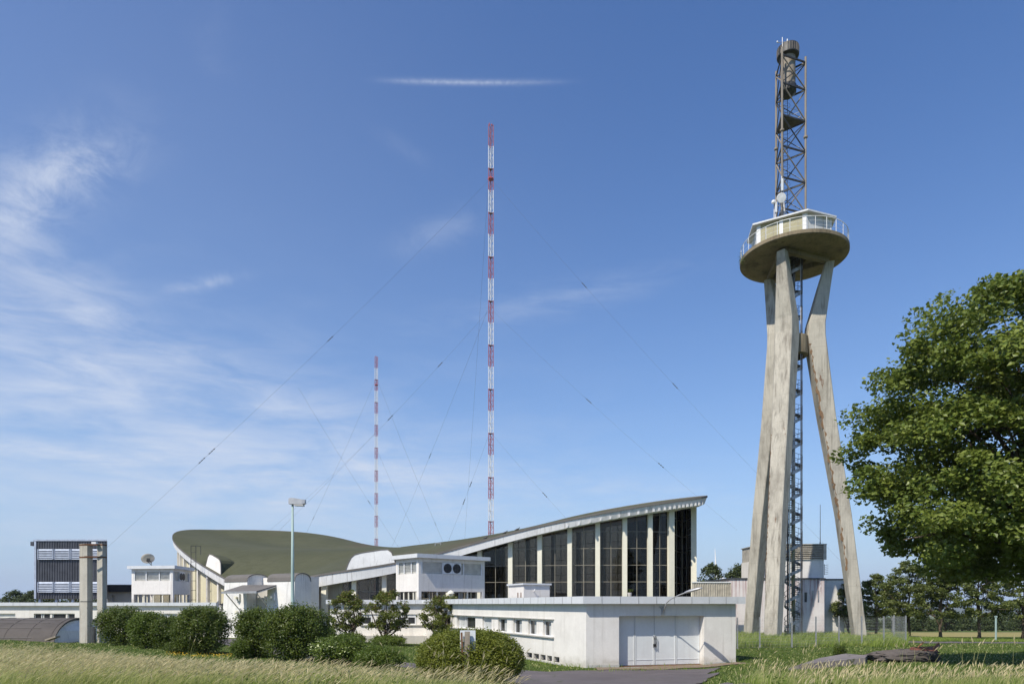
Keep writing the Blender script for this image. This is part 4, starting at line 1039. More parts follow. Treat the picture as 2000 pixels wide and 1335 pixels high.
def build_shed():
    Yc, hd = 61.0, 6.2; zt = (V0 - 1206) / F * Yc; zb = -3.9; x1 = W(150, 0, Yc)[0]; x0 = -75.0
    t = thing('barrel_shed', (x1 - 10, Yc, zb), 'low shed with a brown barrel roof half sunk behind the grass bank', 'shed')
    n = 26; arc = [(Yc - hd * math.cos(math.pi * k / n), zb + (zt - zb) * abs(math.sin(math.pi * k / n)) ** .8) for k in range(n + 1)]
    skx = lambda y: max(0, (Yc - y)) * .31
    b = MB(); b.loft([[V(x + skx(y), y, z) for y, z in arc] for x in (x0, x1 + .12)], cap=False, closed=False)
    b.loft([[V(x + skx(y), y, z - .14) for y, z in arc][::-1] for x in (x0, x1 + .12)], cap=False, closed=False)
    b.loft([[V(x1 + .12 + skx(y), y, z), V(x1 + .12 + skx(y), y, z - .14)] for y, z in arc], cap=False, closed=False)
    ob = b.build('barrel_roof', 'shed_roof', t)
    rb = MB(); x = x1 - .3
    while x > x0 + 1:
        rb.loft([[V(x + skx(y), y, z + .002), V(x + skx(y), y, z + .03), V(x + .07 + skx(y), y, z + .03), V(x + .07 + skx(y), y, z + .002)] for y, z in arc[1:n // 2 + 2]]); x -= 1.9
    rb.build('roof_rib', 'shed_roof', ob)
    bt = MB()
    for k in (3, 6, 8, 10): bt.tube([V(x0, arc[k][0], arc[k][1] + .02), V(x1, arc[k][0], arc[k][1] + .02)], .03, 4)
    bt.build('roof_batten', 'asphalt_felt', ob)
    g = MB(); g.prism([V(x1 - .1 + skx(y), y, z - .17) for y, z in arc[1:-1]] + [V(x1 - .1, arc[-1][0] - .2, zb - .3), V(x1 - .1 + skx(arc[0][0]), arc[0][0] + .2, zb - .3)], (-.2, 0, 0)); g.build('gable_wall', 'white', t)
build_shed()
p = W(104, 1247, 50.5); b = MB(); b.bar(W(92, 1249.5, 52) + V(0, 0, .02), W(113, 1242, 51.2), .34, .12); o = b.build('timber_plank', 'wood', None, origin=W(100, 1248, 52)); tag(o, 'grey timber plank lying aslant on the bank before the shed', 'plank')

# satellite dish on the left vent house
def build_dish():
    c = W(289, 1091, 86.3); base = V(c[0] + .25, c[1] + .3, 4.79)
    t = thing('satellite_dish', base, 'large grey satellite dish tilted up on the roof of the vent house', 'satellite dish')
    ax = unit(V(.30, .62, .60)); ax = unit(V(-.42, .55, .62)); x = unit(np.cross(ax, V(0, 0, 1))); y = np.cross(x, ax)
    b = MB(); rings = []
    for r_, h in ((.0, 0), (.3, .03), (.55, .11), (.78, .22)):
        rings.append([c + ax * (h - .1) + (x * math.cos(2 * math.pi * k / 28) + y * math.sin(2 * math.pi * k / 28)) * max(r_, .01) for k in range(28)])
    back = [[q - ax * .035 for q in r_] for r_ in rings]
    b.loft(rings + back[::-1], cap=False); b.build('dish', 'clad_beige', t, smooth=True)
    b = MB(); b.tube([base + V(0, 0, -.002), base + V(0, 0, .55), c - ax * .12], .05, 8); b.tube([c - ax * .13 - y * .35, base + V(0, 0, .2)], .03, 6); b.obox(c - ax * .30 - x * .18 - y * .2, x * .36, y * .4, ax * .18); b.build('mount', 'steel_dark', t)
    b = MB(); b.tube([c - y * .6, c + ax * .75 - y * .1], .02, 5); b.tube([c + ax * .7 - y * .14, c + ax * .85 - y * .02], .06, 8); b.build('receiver_arm', 'steel', t)
build_dish()

# street lamp
def build_street_lamp():
    Y = 43.0; p = W(571.5, 0, Y); zb = gz(p[0], Y); zt = (V0 - 985) / F * Y
    t = thing('street_lamp', (p[0], Y, zb), 'tall pale green street lamp with a boxy grey head before the entrance', 'street lamp')
    b = MB(); P = V(p[0], Y, 0)
    b.tube([P + V(0, 0, zb - .2), P + V(0, 0, zb + 1.6), P + V(0, 0, zb + 1.64), P + V(0, 0, 2.0), P + V(0, 0, zt)], [.135, .125, .105, .10, .065], 14); b.build('pole', 'green_pole', t, smooth=True)
    h = MB(); q = P + V(-.17, 0, zt + .02)
    sec = lambda x, a, c, w: [q + V(x, -w, a), q + V(x, w, a), q + V(x, w, c), q + V(x, -w * .9, c)]
    h.loft([sec(-.05, .02, .36, .13), sec(.12, .0, .40, .16), sec(.30, .0, .38, .18), sec(.80, -.03, .30, .18), sec(.98, .06, .29, .15)]); hd = h.build('lamp_head', 'steel', t)
    MB().obox(q + V(.30, -.17, -.09), (.58, 0, -.02), (0, .34, 0), (0, 0, .08)).build('lens', 'plinth', hd)
build_street_lamp()

def build_sign():
    Y = 19.82; p = W(914, 0, Y); zb = gz(p[0], Y)
    t = thing('sign_board', (p[0], Y, zb), 'small blank pale board on two stakes standing in the front of the round bush', 'sign')
    a, c = W(898.5, 1272, Y), W(928.5, 1230, Y)
    MB().obox(a, (c[0] - a[0], .04, 0), (0, .02, 0), (0, 0, c[2] - a[2])).build('board', 'door', t)
    q0, q1 = W(911.5, 1300, Y - .03), W(913, 1232, Y - .03)
    b = MB(); b.bar(V(q0[0], q0[1] - .05, zb - .2), V(q1[0], q1[1] - .05, q1[2]), .15, .05, up=(0, 1, 0)); b.build('wooden_stake', 'wood', t)
    b = MB(); b.bar(V(W(906.5, 0, Y)[0], Y - .08, zb - .2), W(901.5, 1234, Y - .08), .05, .03, up=(0, 1, 0)); b.build('rusty_stake', 'rust', t)
build_sign()

# slabs and boulder in the right-hand grass
def build_slab():
    c = W(1625, 1290, 28.0); zb = gz(c[0], c[1]); a, b_, d, e = W(1538, 1302, 27.3), W(1618, 1302, 26.6), W(1692, 1281, 28.2), W(1650, 1275, 30.6)
    t = MB(); top = [a + V(0, 0, -.05), W(1560, 1297, 27.0), W(1690, 1283, 27.2), W(1694, 1279, 28.5), W(1652, 1275, 30.0), W(1600, 1284, 29.5)]
    n = len(top); low = [V(q[0] + .02, q[1], min(q[2] - .32, zb + .05)) for q in top]
    t.loft([low, top]); o = t.build('concrete_slab', 'gravel', origin=(c[0], c[1], zb)); tag(o, 'flat gravelly concrete slab tipped up out of the tall grass', 'slab')
    rg = np.random.default_rng(5); c = W(1762, 1282, 28.5); nlat, nlon = 22, 40; v = []
    for i in range(nlat + 1):
        th = math.pi * i / nlat
        for j in range(nlon):
            ph = 2 * math.pi * j / nlon; r = 1 + .10 * math.sin(3 * ph + 1) * math.sin(th) + .07 * math.sin(5 * ph + 4 * th) + .05 * math.sin(9 * ph - 7 * th) + .045 * rg.normal()
            x = 1.45 * math.copysign(abs(math.sin(th)) ** .7, 1) * math.cos(ph) * r; y = .8 * math.sin(th) * math.sin(ph) * r; z = math.cos(th)
            z = math.copysign(abs(z) ** .75, z) * .30 * (1 + .22 * x / 1.45) * (1 + .05 * rg.normal()); v.append(c + V(x, y, z + .02 * (x > 0)))
    f = [(i * nlon + j, (i + 1) * nlon + j, (i + 1) * nlon + (j + 1) % nlon, i * nlon + (j + 1) % nlon) for i in range(nlat) for j in range(nlon)]
    b = MB(); b.add(v, f); o = b.build('boulder', 'rock', origin=(c[0], c[1], gz(c[0], c[1]))); tag(o, 'dark weathered boulder with white lichen in the tall grass', 'boulder')
    # old red iron frame lying over the boulder
    p = lambda u, vv, Y=28.2: W(u, vv, Y)
    t = thing('iron_frame', p(1815, 1272), 'rusty red iron frame with two upright prongs lying on the boulder', 'iron frame')
    b = MB(); b.bar(p(1778, 1265.5), p(1822, 1270.5), .07, .09); b.bar(p(1822, 1270.5), p(1834, 1259, 28.9), .07, .09); b.bar(p(1780, 1264, 28.9), p(1834, 1262, 28.9), .05, .06); b.build('frame', 'red_worn', t)
    b = MB(); b.prism([p(1819, 1270), p(1829, 1277), p(1833, 1272), p(1828, 1264)], (.04, .45, .02)); b.build('plate', 'red_worn', t)
    for (a, c_) in (((1792, 1264), (1804, 1253)), ((1822, 1265), (1834, 1254.5))):
        b = MB(); b.tube([p(*a), p(*c_)], .034, 6); b.build('prong', 'rust_light', t)
    for u in (1782, 1800, 1811):
        b = MB(); b.lathe(p(u, 1266, 28.3), [(.0, -.05), (.08, -.03), (.08, .05), (0, .07)], 10); b.build('bolt_head', 'red_worn', t)
build_slab()
p = W(1945, 1249, 57.5); b = MB(); b.tube([V(p[0], p[1], gz(p[0], p[1]) - .1), V(p[0], p[1], -1.1)], .07, 8); b.box(p[0] - .08, p[0] + .08, p[1] - .08, p[1] + .08, -1.1, -.98)
tag(b.build('marker_post', 'green_pole', origin=(p[0], p[1], gz(p[0], p[1]))), 'thin pale blue-green post beside the field track under the trees', 'post')

# porch steps rail by the glazed wing
def build_rail():
    q = W(655, 1238, 60.5); t = thing('stair_rail', q, 'short white stair rail by the porch pillar', 'rail')
    b = MB(); a = W(656, 1232, 60.8); c = W(666, 1222, 64)
    b.tube([a + V(0, 0, -1.4), a, c, c + V(0, 0, -1.1)], .05, 6); b.build('handrail', 'frame_white', t)
    s = MB(); 
    for k in range(4): s.box(q[0] - .9, q[0] + 1.2, q[1] + .5 + k * .35, q[1] + 3.6, -3.9 + .18 * k, -3.72 + .18 * k - .003)
    s.build('steps', 'plinth', t)
build_rail()

# a few pigeons on the roof edge
def bird(u, label):
    t_ = t_at_u(u, 0, R(-3), R(70)); p, n = edge(t_); p = p + V(0, 0, .17)
    b = MB(); b.loft([[p + V(dx, r * math.cos(a), .16 + dz + r * math.sin(a)) for a in np.linspace(0, 2 * math.pi, 9)[:-1]] for dx, dz, r in ((-.34, -.06, .02), (-.14, 0, .09), (.04, .04, .11), (.14, .12, .07), (.19, .20, .065), (.24, .21, .03), (.29, .20, .006))])
    for s in (-.04, .04): b.tube([p + V(0, s, 0), p + V(.01, s, .09)], .012, 4)
    tag(b.build('pigeon', 'bird', origin=p, smooth=True), label, 'bird', 'pigeons on the roof edge')
for u, l in ((949, 'leftmost dark pigeon perched on the roof edge near the red mast foot'), (987, 'dark pigeon perched on the roof edge just right of the mast'), (1011, 'rightmost dark pigeon perched on the rising roof edge')): bird(u, l)
# ---------------------------------------------------------------- concrete tripod tower
TC = V(25.8, 62.6, 0); TZ = 31.4; TG = -3.2
LEG_A = [R(231), R(351), R(111)]
tower = thing('concrete_tower', (TC[0], TC[1], TG), 'tall stained concrete tripod tower carrying a round platform with a white cabin', 'tower')
def build_tower():
    z = V(0, 0, 1)
    for a, turn in zip(LEG_A, (-9, 0, 14)):
        ro = V(math.cos(a), math.sin(a), 0); r = V(math.cos(a + R(turn)), math.sin(a + R(turn)), 0); tg = V(-r[1], r[0], 0)
        st = [(TG - .8, 5.80, 1.00, 1.15), (8.0, 4.30, 1.12, 1.32), (17.0, 2.85, 1.30, 1.48), (24.3, 1.85, 1.52, 1.62), (25.4, 1.90, 1.42, 1.58), (28.5, 2.55, 1.05, 1.08), (TZ - .35, 3.12, .72, .72)]
        rings = []
        for zz, rr, dr, dt in st:
            c = TC + ro * rr + z * zz; ch = .06 * dt
            rings.append([c + r * dr / 2 + tg * (dt / 2 - ch), c + r * (dr / 2 - ch * .8) + tg * dt / 2, c - r * (dr / 2 - .05) + tg * dt / 2, c - r * dr / 2 + tg * (dt / 2 - .05), c - r * dr / 2 - tg * (dt / 2 - .05), c - r * (dr / 2 - .05) - tg * dt / 2, c + r * (dr / 2 - ch * .8) - tg * dt / 2, c + r * dr / 2 - tg * (dt / 2 - ch)])
        b = MB(); b.loft(rings); lg = b.build('leg', 'concrete', tower)
        # arrises broken open, with rusty bars showing: a ragged ribbon folded round one corner of the leg
        rg = np.random.default_rng(int(abs(turn)) + 5); ia, (z0_, z1_) = {-9: (6, (1.0, 15.0)), 0: (5, (3.0, 23.5)), 14: (4, (2.0, 22.0))}[turn]
        def corner(zz, k):
            ks = [s_[0] for s_ in st]; j = max(0, min(len(st) - 2, int(np.searchsorted(ks, zz)) - 1)); w = (zz - ks[j]) / (ks[j + 1] - ks[j]); return np.array(rings[j][k % 8]) * (1 - w) + np.array(rings[j + 1][k % 8]) * w
        rb = []; wid = np.abs(np.convolve(rg.normal(size=130), np.ones(4) / 2, 'same')); wid2 = np.abs(np.convolve(rg.normal(size=130), np.ones(3) / 2, 'same'))
        for q_, zz in enumerate(np.linspace(z0_, z1_, 120)):
            p0_, pa_, pb_ = corner(zz, ia), corner(zz, ia - 1), corner(zz, ia + 1); ctr = TC + ro * np.interp(zz, [s_[0] for s_ in st], [s_[1] for s_ in st]) + z * zz; out = unit(p0_ - ctr) * .012
            wa, wb = min(.20, .015 + max(0, wid[q_] - .55) * .22), min(.16, .015 + max(0, wid2[q_] - .6) * .2)
            rb.append([p0_ + unit(pa_ - p0_) * wa + out * .4, p0_ + out, p0_ + unit(pb_ - p0_) * wb + out * .4])
        s_b = MB(); s_b.loft(rb, cap=False, closed=False); s_b.build('spalled_edge', 'spall', lg)
    # collar that ties the legs at the waist
    b = MB(); n = 24
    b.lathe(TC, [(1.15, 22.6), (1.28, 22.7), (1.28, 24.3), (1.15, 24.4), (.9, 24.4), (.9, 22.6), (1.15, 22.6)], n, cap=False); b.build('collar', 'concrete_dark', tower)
    # platform disc with an opening for the stair, and three ribs beneath
    Rd = 4.66
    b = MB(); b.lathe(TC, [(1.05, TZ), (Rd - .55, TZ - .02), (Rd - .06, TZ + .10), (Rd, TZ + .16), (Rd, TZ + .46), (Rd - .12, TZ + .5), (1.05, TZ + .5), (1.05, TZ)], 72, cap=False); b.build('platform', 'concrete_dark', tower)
    tops = [TC + V(math.cos(a), math.sin(a), 0) * 3.12 for a in LEG_A]
    for i in range(3):
        p, q = tops[i], tops[(i + 1) % 3]; e = unit(q - p); c = p + e * .2; L = np.linalg.norm(q - p) - .4; nn = V(-e[1], e[0], 0)
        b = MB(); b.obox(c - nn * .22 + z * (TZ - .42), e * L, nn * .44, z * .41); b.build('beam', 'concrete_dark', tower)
    # cabin with a flat overhanging roof
    poly = [(21.75, 61.7), (25.75, 59.35), (28.75, 60.45), (29.45, 63.6), (26.2, 66.2), (22.3, 64.8)]
    zf, zr = TZ + .502, TZ + 2.82
    cen = np.mean(np.array(poly), 0)
    ins_ = [tuple(np.array(q) + (cen - np.array(q)) * .115) for q in poly]
    names = ['cabin_wall'] * 6
    for i in range(6):
        p, q = ins_[i], ins_[(i + 1) % 6]; w = MB(); wall(w, p, q, zf, zr, .12)
        wo = w.build('cabin_wall', ('khaki', 'cabin_white', 'cabin_white', 'cabin_white', 'cabin_white', 'cabin_white')[i], tower)
        d = unit(V(q[0] - p[0], q[1] - p[1], 0)); nn = V(d[1], -d[0], 0); L = float(np.hypot(q[0] - p[0], q[1] - p[1])); ps = MB()
        for s in ([0, L / 2 - .15, L - .3] if i == 0 else [0, L - .15]): ps = MB(); ps.obox(V(*p, zf) + d * s + nn * .003, d * (.30 if i == 0 else .15), nn * .03, z * (zr - zf - .003)); ps.build('corner_post', 'frame_white', wo)
        jn = MB()
        for k in range(1, 6 if i == 0 else 3):
            s = L * k / (6 if i == 0 else 3); jn.obox(V(*p, zf) + d * s + nn * .003, d * .035, nn * .012, z * (zr - zf - .01))
        jn.build('panel_joint', 'frame', wo)
    b = MB(); b.prism([V(*q, zr + .003) for q in poly], z * .14); rf = b.build('cabin_roof', 'parapet', tower)
    # railing
    b = MB(); rr = Rd - .10; n = 28
    for k in range(n):
        a = 2 * math.pi * k / n; p = TC + V(math.cos(a), math.sin(a), 0) * rr
        MB().tube([p + z * (TZ + .5), p + z * (TZ + 1.58)], .026, 5).build('railing_post', 'frame_white', tower)
    for h, w in ((1.60, .03), (1.22, .011), (.86, .011)):
        b.tube([TC + V(math.cos(2 * math.pi * k / 72), math.sin(2 * math.pi * k / 72), 0) * rr + z * (TZ + h) for k in range(73)], w, 5)
    b.build('handrail', 'frame_white', tower)
    # tuft of weeds hanging on the rim
    b = MB(); rg = random.Random(8); c = TC + V(math.cos(R(190)), math.sin(R(190)), 0) * (Rd + .05) + z * (TZ + .2); c = V(TC[0] - Rd - .1, TC[1] - .3, TZ + .2)
    for k in range(90):
        q = c + V(rg.gauss(-.05, .12), rg.gauss(0, .2), rg.gauss(-.1, .28)); s = .10
        b.add([q, q + V(rg.uniform(-s, s), rg.uniform(-s, s), rg.uniform(-s, s)), q + V(rg.uniform(-s, s), rg.uniform(-s, s), rg.uniform(-s, s))], [(0, 1, 2)])
    b.build('weed_tuft', 'leaf_dark', tower)
build_tower()

def build_stair():
    z = V(0, 0, 1); zb, zt = -3.1, TZ + .2; pitch = 2.28; rad = .78
    t = thing('spiral_staircase', (TC[0], TC[1], TG), 'steel spiral staircase winding round a pole inside the tower legs', 'staircase')
    MB().tube([TC + z * (zb - .3), TC + z * zt], .17, 12).build('pole', 'steel', t, smooth=True)
    per = 12; n = int((zt - zb) / pitch * per)
    st = MB(); rl = []; sk = MB()
    pos = lambda k, r, dz=0: TC + V(math.cos(2 * math.pi * k / per + .6), math.sin(2 * math.pi * k / per + .6), 0) * r + z * (zb + pitch * k / per + dz)
    for k in range(n):
        a, b_, c, d = pos(k, .17), pos(k, rad), pos(k + 1, rad), pos(k + 1, .17); c[2] = d[2] = a[2]
        st.prism([a, b_, c, d], z * .05)
    st.build('treads', 'steel_dark', t)
    # stringer band on the outside of the flight
    rings = [[pos(k, rad - .02, -.16), pos(k, rad + .02, -.16), pos(k, rad + .02, .14), pos(k, rad - .02, .14)] for k in np.arange(0, n + .01, .5)]
    sk.loft(rings); sk.build('stringer', 'steel', t)
    for h in (1.0, .55):
        b = MB(); b.tube([pos(k, rad, h) for k in np.arange(0, n - 2, .5)], .020, 4); b.build('handrail', 'steel_dark', t)
    b = MB()
    for k in range(0, n - 2): b.tube([pos(k, rad, .0), pos(k, rad, 1.0)], .014, 4)
    b.build('balusters', 'steel_dark', t)
    # cable pipes climbing beside the flight
    ca = unit(V(-TC[1], TC[0], 0)) * -1; right = unit(V(TC[1], -TC[0], 0))
    for dx, r, m in ((-.46, .075, 'rubber'), (-.30, .05, 'cream'), (.72, .05, 'steel_dark'), (.62, .03, 'steel')):
        p = TC + right * dx - unit(TC) * (.95 if dx < 0 else .80); MB().tube([p + z * (zb - .2), p + z * (zt - .4)], r, 6).build('cable_pipe', m, t)
build_stair()

# triangular steel mast on the cabin roof
SM = [V(24.30, 61.4, 0), V(26.80, 62.3, 0), V(24.75, 63.94, 0)]; SC = sum(SM) / 3
def build_lattice():
    z = V(0, 0, 1); z0 = TZ + 2.965; lv = [34.45, 35.6, 38.4, 41.2, 44.0, 46.9, 49.4]; zt = 49.93
    t = thing('lattice_mast', (SC[0], SC[1], z0), 'rusty triangular lattice mast standing on the tower cabin with a drum at its top', 'lattice mast')
    hts = [50.05, 49.9, 49.85]
    for p, h in zip(SM, hts):
        b = MB(); b.tube([p + z * z0, p + z * h], .092, 10)
        for zz in (42.5,): b.lathe(p, [(.10, zz), (.19, zz + .02), (.19, zz + .16), (.10, zz + .18)], 10)
        b.build('leg', 'steel_worn', t)
    br = [MB(), MB()]
    for i in range(3):
        p, q = SM[i], SM[(i + 1) % 3]
        for k, zz in enumerate(lv[1:]):
            b = MB(); b.bar(p + z * zz, q + z * zz, .10, .13); b.build('girt', 'steel_dark', t)
        for k in range(len(lv) - 1):
            MB().tube([p + z * (lv[k + 1] - .08), q + z * (lv[k] + .08)], .055, 6).build('diagonal', 'steel_worn' if (i + k) % 3 else 'steel_dark', t)
            if i != 0 or k % 2: MB().tube([q + z * (lv[k + 1] - .08), p + z * (lv[k] + .08)], .04, 6).build('diagonal', 'steel_dark', t)
    for p in SM:
        for zz in lv[1:]: MB().obox(p + unit(SC - p) * .05 - V(.12, .02, .12) + z * zz, (.24, 0, 0), (0, .04, 0), (0, 0, .24)).build('gusset', 'steel_worn', t)
    # drum antenna with flanged ends
    c = V(SC[0], SC[1], 0)
    b = MB(); b.lathe(c, [(.62, 47.35), (.65, 47.4), (.65, 49.95), (.62, 50.0)], 28); dr = b.build('drum', 'steel_worn', t, smooth=False)
    b = MB(); b.lathe(c, [(.66, 49.95), (.92, 50.02), (.95, 50.06), (.95, 50.85), (.90, 50.9), (.0, 50.9)], 32)
    b.build('top_flange', 'steel_dark', dr)
    b = MB()
    for k in range(28): a = 2 * math.pi * k / 28; b.obox(c + V(math.cos(a) * .95, math.sin(a) * .95, 50.12) - V(.02, .02, 0), (.04, 0, 0), (0, .04, 0), (0, 0, .68))
    b.build('fins', 'steel_worn', dr)
    b = MB(); b.lathe(c, [(.0, 46.35), (.35, 46.4), (.72, 46.75), (.74, 47.3), (.66, 47.42)], 28); b.build('bottom_flange', 'steel_dark', dr)
    # service platform half way up
    zp = 44.0; b = MB(); b.prism([SM[0] + (SC - SM[0]) * .12 + z * zp, SM[1] + (SC - SM[1]) * .12 + z * zp, SM[2] + (SC - SM[2]) * .12 + z * zp], z * .07); pf = b.build('service_platform', 'steel_dark', t)
    b = MB(); q = [SC + (p - SC) * .72 for p in SM]
    for h in (.5, 1.0): b.tube([p + z * (zp + h) for p in q + q[:1]], .022, 5)
    for p in q: b.tube([p + z * zp, p + z * (zp + 1.0)], .022, 5)
    b.build('guard_rail', 'steel', pf)
    # caged ladder inside
    b = MB(); l = SC + V(-.15, .2, 0)
    for dx in (-.2, .2): b.tube([l + V(dx, 0, z0), l + V(dx, 0, 46.3)], .025, 5)
    zz = z0 + .2
    while zz < 46.2: b.tube([l + V(-.2, 0, zz), l + V(.2, 0, zz)], .016, 4); zz += .33
    lad = b.build('ladder', 'steel_dark', t)
    cg = MB(); zz = z0 + 2.4
    while zz < 46.2:
        cg.tube([l + V(-.2, 0, zz)] + [l + V(-.36 * math.cos(a), -.62 * math.sin(a), zz) for a in np.linspace(.3, math.pi - .3, 7)] + [l + V(.2, 0, zz)], .012, 4); zz += .8
    cg.build('ladder_cage', 'steel_dark', lad)
    b = MB(); f = SM[0]; b.tube([f + V(.30, .1, z0), f + V(.22, .1, z0 + 1.0), f + V(.10, .1, z0 + 2.4), f + V(.10, .1, z0 + 4.6)], [.22, .13, .11, .11], 8); b.build('feed_pipe', 'steel', t)
    # wind gauge at the very top
    a0 = V(SM[0][0] + .22, SM[0][1] + .5, 0); t2 = thing('wind_gauge', a0 + z * 50.5, 'small white wind gauge on a crossbar at the very top of the lattice mast', 'wind gauge')
    b = MB(); b.tube([a0 + z * 50.0, a0 + z * 51.35], .025, 6); b.tube([a0 + V(-.45, 0, 50.85), a0 + V(.45, 0, 50.97)], .03, 6); b.build('crossbar', 'steel', t2)
    b = MB(); b.lathe(a0 + V(-.45, 0, 50.85), [(.03, 0), (.07, .05), (.07, .14), (0, .16)], 8); b.lathe(a0 + V(.45, 0, 50.97), [(.02, 0), (.05, .03), (.05, .22), (0, .24)], 8); b.build('sensor', 'frame_white', t2)
    # dish and aerials on the left of the mast foot
    c = W(1526, 386.5, 60.6); ax = unit(V(-.10, -1, -.28)); x = unit(np.cross(ax, V(0, 0, 1))); y = np.cross(x, ax)
    t3 = thing('dish_antenna', c, 'round white dish antenna on the foot of the lattice mast', 'dish antenna')
    circ = lambda r_, h: [c + ax * h + (x * math.cos(2 * math.pi * k / 28) + y * math.sin(2 * math.pi * k / 28)) * r_ for k in range(28)]
    b = MB(); b.loft([circ(.12, -.28), circ(.36, -.12), circ(.40, -.02), circ(.40, .06), circ(.37, .10), circ(.02, .12)]); b.build('dish', 'frame_white', t3)
    b = MB(); b.tube([c - ax * .25, SM[0] + V(-.05, -.05, c[2])], .05, 6); b.build('bracket', 'steel', t3)
    for (u, v0, v1, w_, lab) in ((1527.5, 349, 372, .17, 'upright white panel aerial above the round dish'), (1515.5, 395, 414, .16, 'white panel aerial low on a side pole left of the dish')):
        p = W(u, v1, 61.0); q = W(u, v0, 61.0)
        ta = thing('panel_aerial', p, lab, 'aerial', 'panel aerials on the mast')
        MB().obox(p - V(w_ / 2, .06, 0), (w_, 0, 0), (0, .12, 0), (0, 0, q[2] - p[2])).build('panel', 'frame_white', ta)
        bb = MB(); bb.tube([p + V(0, .12, -.5), V(q[0], q[1] + .12, q[2] + .3)], .035, 6); bb.bar(p + V(0, .12, .2), V(SM[0][0], SM[0][1], p[2] + .2), .05, .05); bb.build('bracket', 'steel', ta)
    p = W(1512, 418, 61.2); ta = thing('side_aerial', p, 'thin side pole with a small round antenna at the left edge of the mast foot', 'aerial')
    bb = MB(); bb.tube([p + V(0, 0, -.8), W(1512, 390, 61.2)], .04, 6); bb.bar(W(1512, 400, 61.2), V(SM[0][0], SM[0][1], W(1512, 400, 61.2)[2]), .05, .05); bb.bar(W(1512, 393, 61.2), V(SM[2][0], SM[2][1], W(1512, 393, 61.2)[2]), .05, .05)
    bb.build('pole', 'steel', ta)
    MB().lathe(W(1510.5, 396, 61.0), [(0, -.1), (.16, -.02), (.17, .10), (.12, .2), (0, .22)], 14).build('radome', 'frame_white', ta)
build_lattice()

